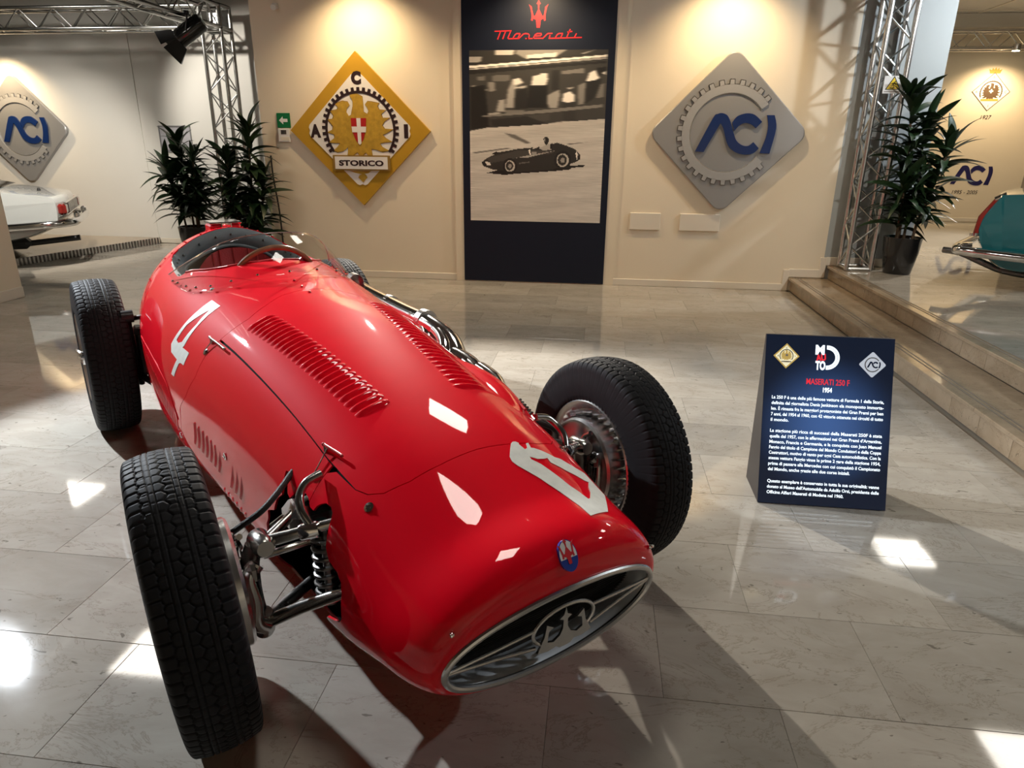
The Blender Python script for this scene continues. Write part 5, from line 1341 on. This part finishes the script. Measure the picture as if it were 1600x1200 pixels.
plant('tall dracaena in a black pot on the platform beside the right truss column', (2.875, 6.96, PLAT + .001),
      [(-.03, .02, 1.28, -.12, .0), (.06, -.05, .86, .16, -.05), (-.08, -.05, .55, -.06, -.1), (.03, .06, 1.05, .02, .02)], .168, .345, 3, 270, .98, 7.28)
plant('dark dracaena in a black pot standing before the framed drawing, left of the truss column', (-5.32, 8.55, .001),
      [(.0, .0, 1.08, -.06, .0), (.08, -.05, .92, .10, -.05), (-.09, -.03, .78, -.14, -.06), (.02, .09, .55, .02, .05)], .20, .36, 8, 280, 1.08, 9.3)
plant('dark dracaena standing before the left end of the back wall, right of the truss column', (-3.69, 7.00, .001),
      [(.02, .0, 1.22, .06, .0), (-.08, -.05, .95, -.09, -.03), (.06, .06, .75, .10, .02), (-.04, -.09, .55, -.10, -.06)], .185, .35, 15, 280, .92, 7.28)

# ------------------------------------------------------------------ the two road cars at the edges of the picture
def road_car(name, label, paint, loc, rz, prof, half_w, L):
    """prof: closed side outline (x forward-negative from the tail, z); lofted over the width with rounded shoulders"""
    t = thing(name, label, 'car', loc, rz)
    P = catmull([(x, 0, z) for x, z in prof] + [(*[prof[0][0]], 0, prof[0][1])], 5)[:-1]
    n = len(P); zc = .55
    ys = [-1, -.97, -.90, -.75, -.4, 0, .4, .75, .90, .97, 1]
    G = np.zeros((len(ys), n, 3))
    for i, yv in enumerate(ys):
        a = abs(yv)
        k = 1 - .03 * max(0, (a - .75) / .25) ** 2
        for j, p in enumerate(P):
            up = max(0, (p.z - .86)) / .5
            y = half_w * yv * (1 - .28 * min(1, up) ** 1.1) * (1 - .06 * max(0, (.5 - p.z)) / .3)
            cx = -L / 2
            fall = 1 - .05 * (a ** 3)
            z = zc + (p.z - zc) * (fall if p.z > zc else 1 - .10 * a ** 4)
            x = cx + (p.x - cx) * (1 - .035 * a ** 4)
            G[i, j] = (x, y, z)
    bd = grid_mesh('car_body', G, closed_v=True)
    b = put('car_body', bd, paint, t)
    for i, nm in ((0, 'a'), (-1, 'b')):
        MB().add([tuple(q) for q in G[i]], [tuple(range(n))]).build('body_side', paint, t, sharp=None)
    return t
def car_wheels(t, xs, half_w, r=.31):
    for x in xs:
        for s in (-1, 1):
            Mx = Matrix.Translation((x, s * (half_w - .10), r)) @ Matrix.Rotation(PI / 2 * s, 4, 'X') @ Matrix.Scale(-1, 4, (0, 0, 1))
            w = MB().lathe([(.19, -.08), (r - .03, -.09), (r, -.07), (r, .07), (r - .03, .09), (.19, .08)], 40, Mx).build('road_wheel', M_rubber, t)
            MB().lathe([(.19, .05), (.185, .085), (.12, .07), (.06, .085), (0, .09)], 32, Mx).build('hub_cap', M_chrome, w)
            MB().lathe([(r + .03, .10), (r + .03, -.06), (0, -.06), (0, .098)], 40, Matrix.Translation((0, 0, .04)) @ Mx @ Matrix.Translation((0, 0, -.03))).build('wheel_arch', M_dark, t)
# white coupe: tail points right and a little away
AW = math.atan2(.55, .835)
wcar = road_car('white_car', 'white coupe with a wrap-around chrome bumper, tail seen behind the left wall', M_carw, (-6.52, 7.93, .088), AW,
    [(0.0, 0.657), (-0.03, 0.712), (-0.12, 0.737), (-0.55, 0.797), (-1.0, 0.877), (-1.5, 1.072), (-1.95, 1.182), (-2.45, 1.182), (-3.0, 0.862), (-3.5, 0.752), (-4.1, 0.632), (-4.25, 0.512), (-4.2, 0.312), (-3.9, 0.192), (-2.2, 0.152), (-0.9, 0.182), (-0.42, 0.242), (-0.16, 0.342), (-0.03, 0.432), (0.0, 0.512)], .80, 4.25)
car_wheels(wcar, (-.98, -3.45), .80)
hw = .80
MB().tube(catmull([(-1.15, -hw - .02, .382), (-.6, -hw - .035, .397), (-.18, -hw - .03, .417), (.04, -hw + .10, .427), (.085, -.4, .432), (.09, 0, .432), (.085, .4, .432), (.04, hw - .10, .427), (-.18, hw + .03, .417), (-1.15, hw + .02, .382)], 8), .045, 14).build('bumper', M_chrome, wcar)
for s in (-1, 1):
    MB().box((.075, s * .42, .462), (.06, .06, .13), bev=.02).build('bumper_guard', M_chrome, wcar)
    MB().box((-.005, s * .66, .577), (.045, .20, .12), bev=.02).box((-.035, s * .765, .577), (.06, .05, .12), bev=.02).build('tail_lamp', M_lens, wcar)
MB().box((.002, 0, .577), (.03, .98, .13), bev=.006).build('tail_panel', M_steel, wcar)
for z in (.517, .647): MB().box((.010, 0, z), (.028, 1.52, .014), bev=.004).build('tail_trim', M_chrome, wcar)
MB().lathe([(.02, 0), (.016, .02), (.008, .035), (0, .036)], 12, Matrix.Translation((-.26, -.38, .767))).build('fuel_cap', M_black, wcar)
MB().add([(-.62, -.60, .817), (-1.03, -.62, .897), (-1.45, -.56, 1.062), (-1.62, -.54, 1.112), (-1.62, .54, 1.112), (-1.45, .56, 1.062), (-1.03, .62, .897), (-.62, .60, .817)], [(0, 1, 6, 7), (1, 2, 5, 6), (2, 3, 4, 5)]).build('rear_window', M_glassd, wcar)
for s in (-1, 1):
    MB().add([(-.78, s * .715, .847), (-1.05, s * .70, .902), (-1.5, s * .645, 1.062), (-2.4, s * .63, 1.112), (-2.75, s * .715, .872), (-1.6, s * .73, .857)], [(0, 1, 2, 3, 4, 5)]).build('side_window', M_glassd, wcar)
MB().tube([(-2.2, -.35, .112), (-.5, -.36, .162), (.06, -.36, .212)], .034, 14).build('exhaust_pipe', M_black, wcar)
MB().box((-.75, -.38, .177), (.62, .24, .13), bev=.05).build('silencer', M_black, wcar)
# teal saloon: tail points left and away
AT = math.atan2(.58, -.815)
tcar = road_car('teal_car', 'teal saloon with a chrome bumper and upright red tail lamp on the platform', M_cart, (3.53, 6.86, PLAT), AT,
    [(.0, .50), (-.02, .62), (-.10, .77), (-.16, .805), (-.6, .825), (-1.1, .86), (-1.45, 1.08), (-1.8, 1.19), (-2.5, 1.19), (-2.95, .93), (-3.4, .86), (-3.9, .78), (-4.0, .60), (-3.95, .36), (-3.6, .24), (-2.2, .18), (-.9, .17), (-.45, .15), (-.22, .17), (-.09, .28), (-.03, .38)], .78, 4.0)
car_wheels(tcar, (-.95, -3.3), .78, .30)
hw = .78
MB().tube(catmull([(-1.0, hw + .03, .30), (-.5, hw + .045, .31), (-.02, hw + .03, .325), (.07, hw - .09, .33), (.09, .3, .33), (.09, -.3, .33), (.07, -hw + .09, .33), (-.02, -hw - .03, .325), (-1.0, -hw - .03, .30)], 8), .040, 14).build('bumper', M_chrome, tcar)
MB().tube(catmull([(.05, hw - .12, .345), (.03, hw - .0, .36), (-.05, hw + .0, .37)], 5), .03, 10).build('bumper_iron', M_chrome, tcar)
for s in (-1, 1):
    MB().tube([(-.055, s * (hw - .03), .47), (-.068, s * (hw - .03), .60), (-.145, s * (hw - .05), .755)], [.026, .029, .020], 12).build('tail_lamp', M_lens, tcar)
    MB().tube([(-.045, s * (hw - .03), .450), (-.045, s * (hw - .03), .475)], .038, 14).build('lamp_base', M_chrome, tcar)
    MB().tube([(-.13, s * (hw - .05), .745), (-.20, s * (hw - .06), .79)], .024, 10).build('lamp_trim', M_chrome, tcar)
MB().tube(catmull([(.22, .42, .275), (.08, .44, .265), (-.10, .45, .20), (-.28, .45, .145), (-.6, .45, .13), (-1.6, .42, .14)], 6), .028, 14).build('exhaust_pipe', M_steel, tcar)
MB().tube([(-.55, hw + .005, .615), (-2.9, hw + .01, .64)], .006, 8).build('side_trim', M_chrome, tcar)
MB().add([(-1.12, -.60, .885), (-1.42, -.56, 1.06), (-1.42, .56, 1.06), (-1.12, .60, .885)], [(0, 1, 2, 3)]).build('rear_window', M_glassd, tcar)
for s in (-1, 1):
    MB().add([(-1.3, s * .70, .90), (-1.55, s * .63, 1.09), (-2.45, s * .62, 1.11), (-2.8, s * .70, .92)], [(0, 1, 2, 3)]).build('side_window', M_glassd, tcar)
# ------------------------------------------------------------------ low display platform with a ribbed metal edge under the white car
dp = thing('display_platform', 'low display platform with a ribbed metal edge, under the white car', 'platform', (-6.40, 9.38, .001))
e0, e1 = Vector((0, 0)), Vector((-.62, -3.1))
MB().prism([(e0.x, e0.y), (e1.x, e1.y), (-5.0, -3.1), (-5.0, 0)], 0, .085).build('platform_board', M_stair, dp)
u_ = (e1 - e0).normalized(); n_ = Vector((-u_.y, u_.x)) * (-1 if (-u_.y) < 0 else 1)
rib = MB().box((0, 0, 0), (.014, .026, .084), bev=.003).mesh('edge_rib')
L_ = (e1 - e0).length; ang = math.atan2(u_.y, u_.x) - PI / 2
for k in range(62):
    q = e0 + u_ * (.03 + k * (L_ - .06) / 61) + n_ * .006
    put('edge_rib', rib, M_alu, dp, (q.x, q.y, .043)).rotation_euler = (0, 0, ang)
MB().box((0, 0, 0), (.010, L_, .086)).build('edge_plate', M_steel, dp, loc=((e0.x + e1.x) / 2, (e0.y + e1.y) / 2, .0435)).rotation_euler = (0, 0, ang)
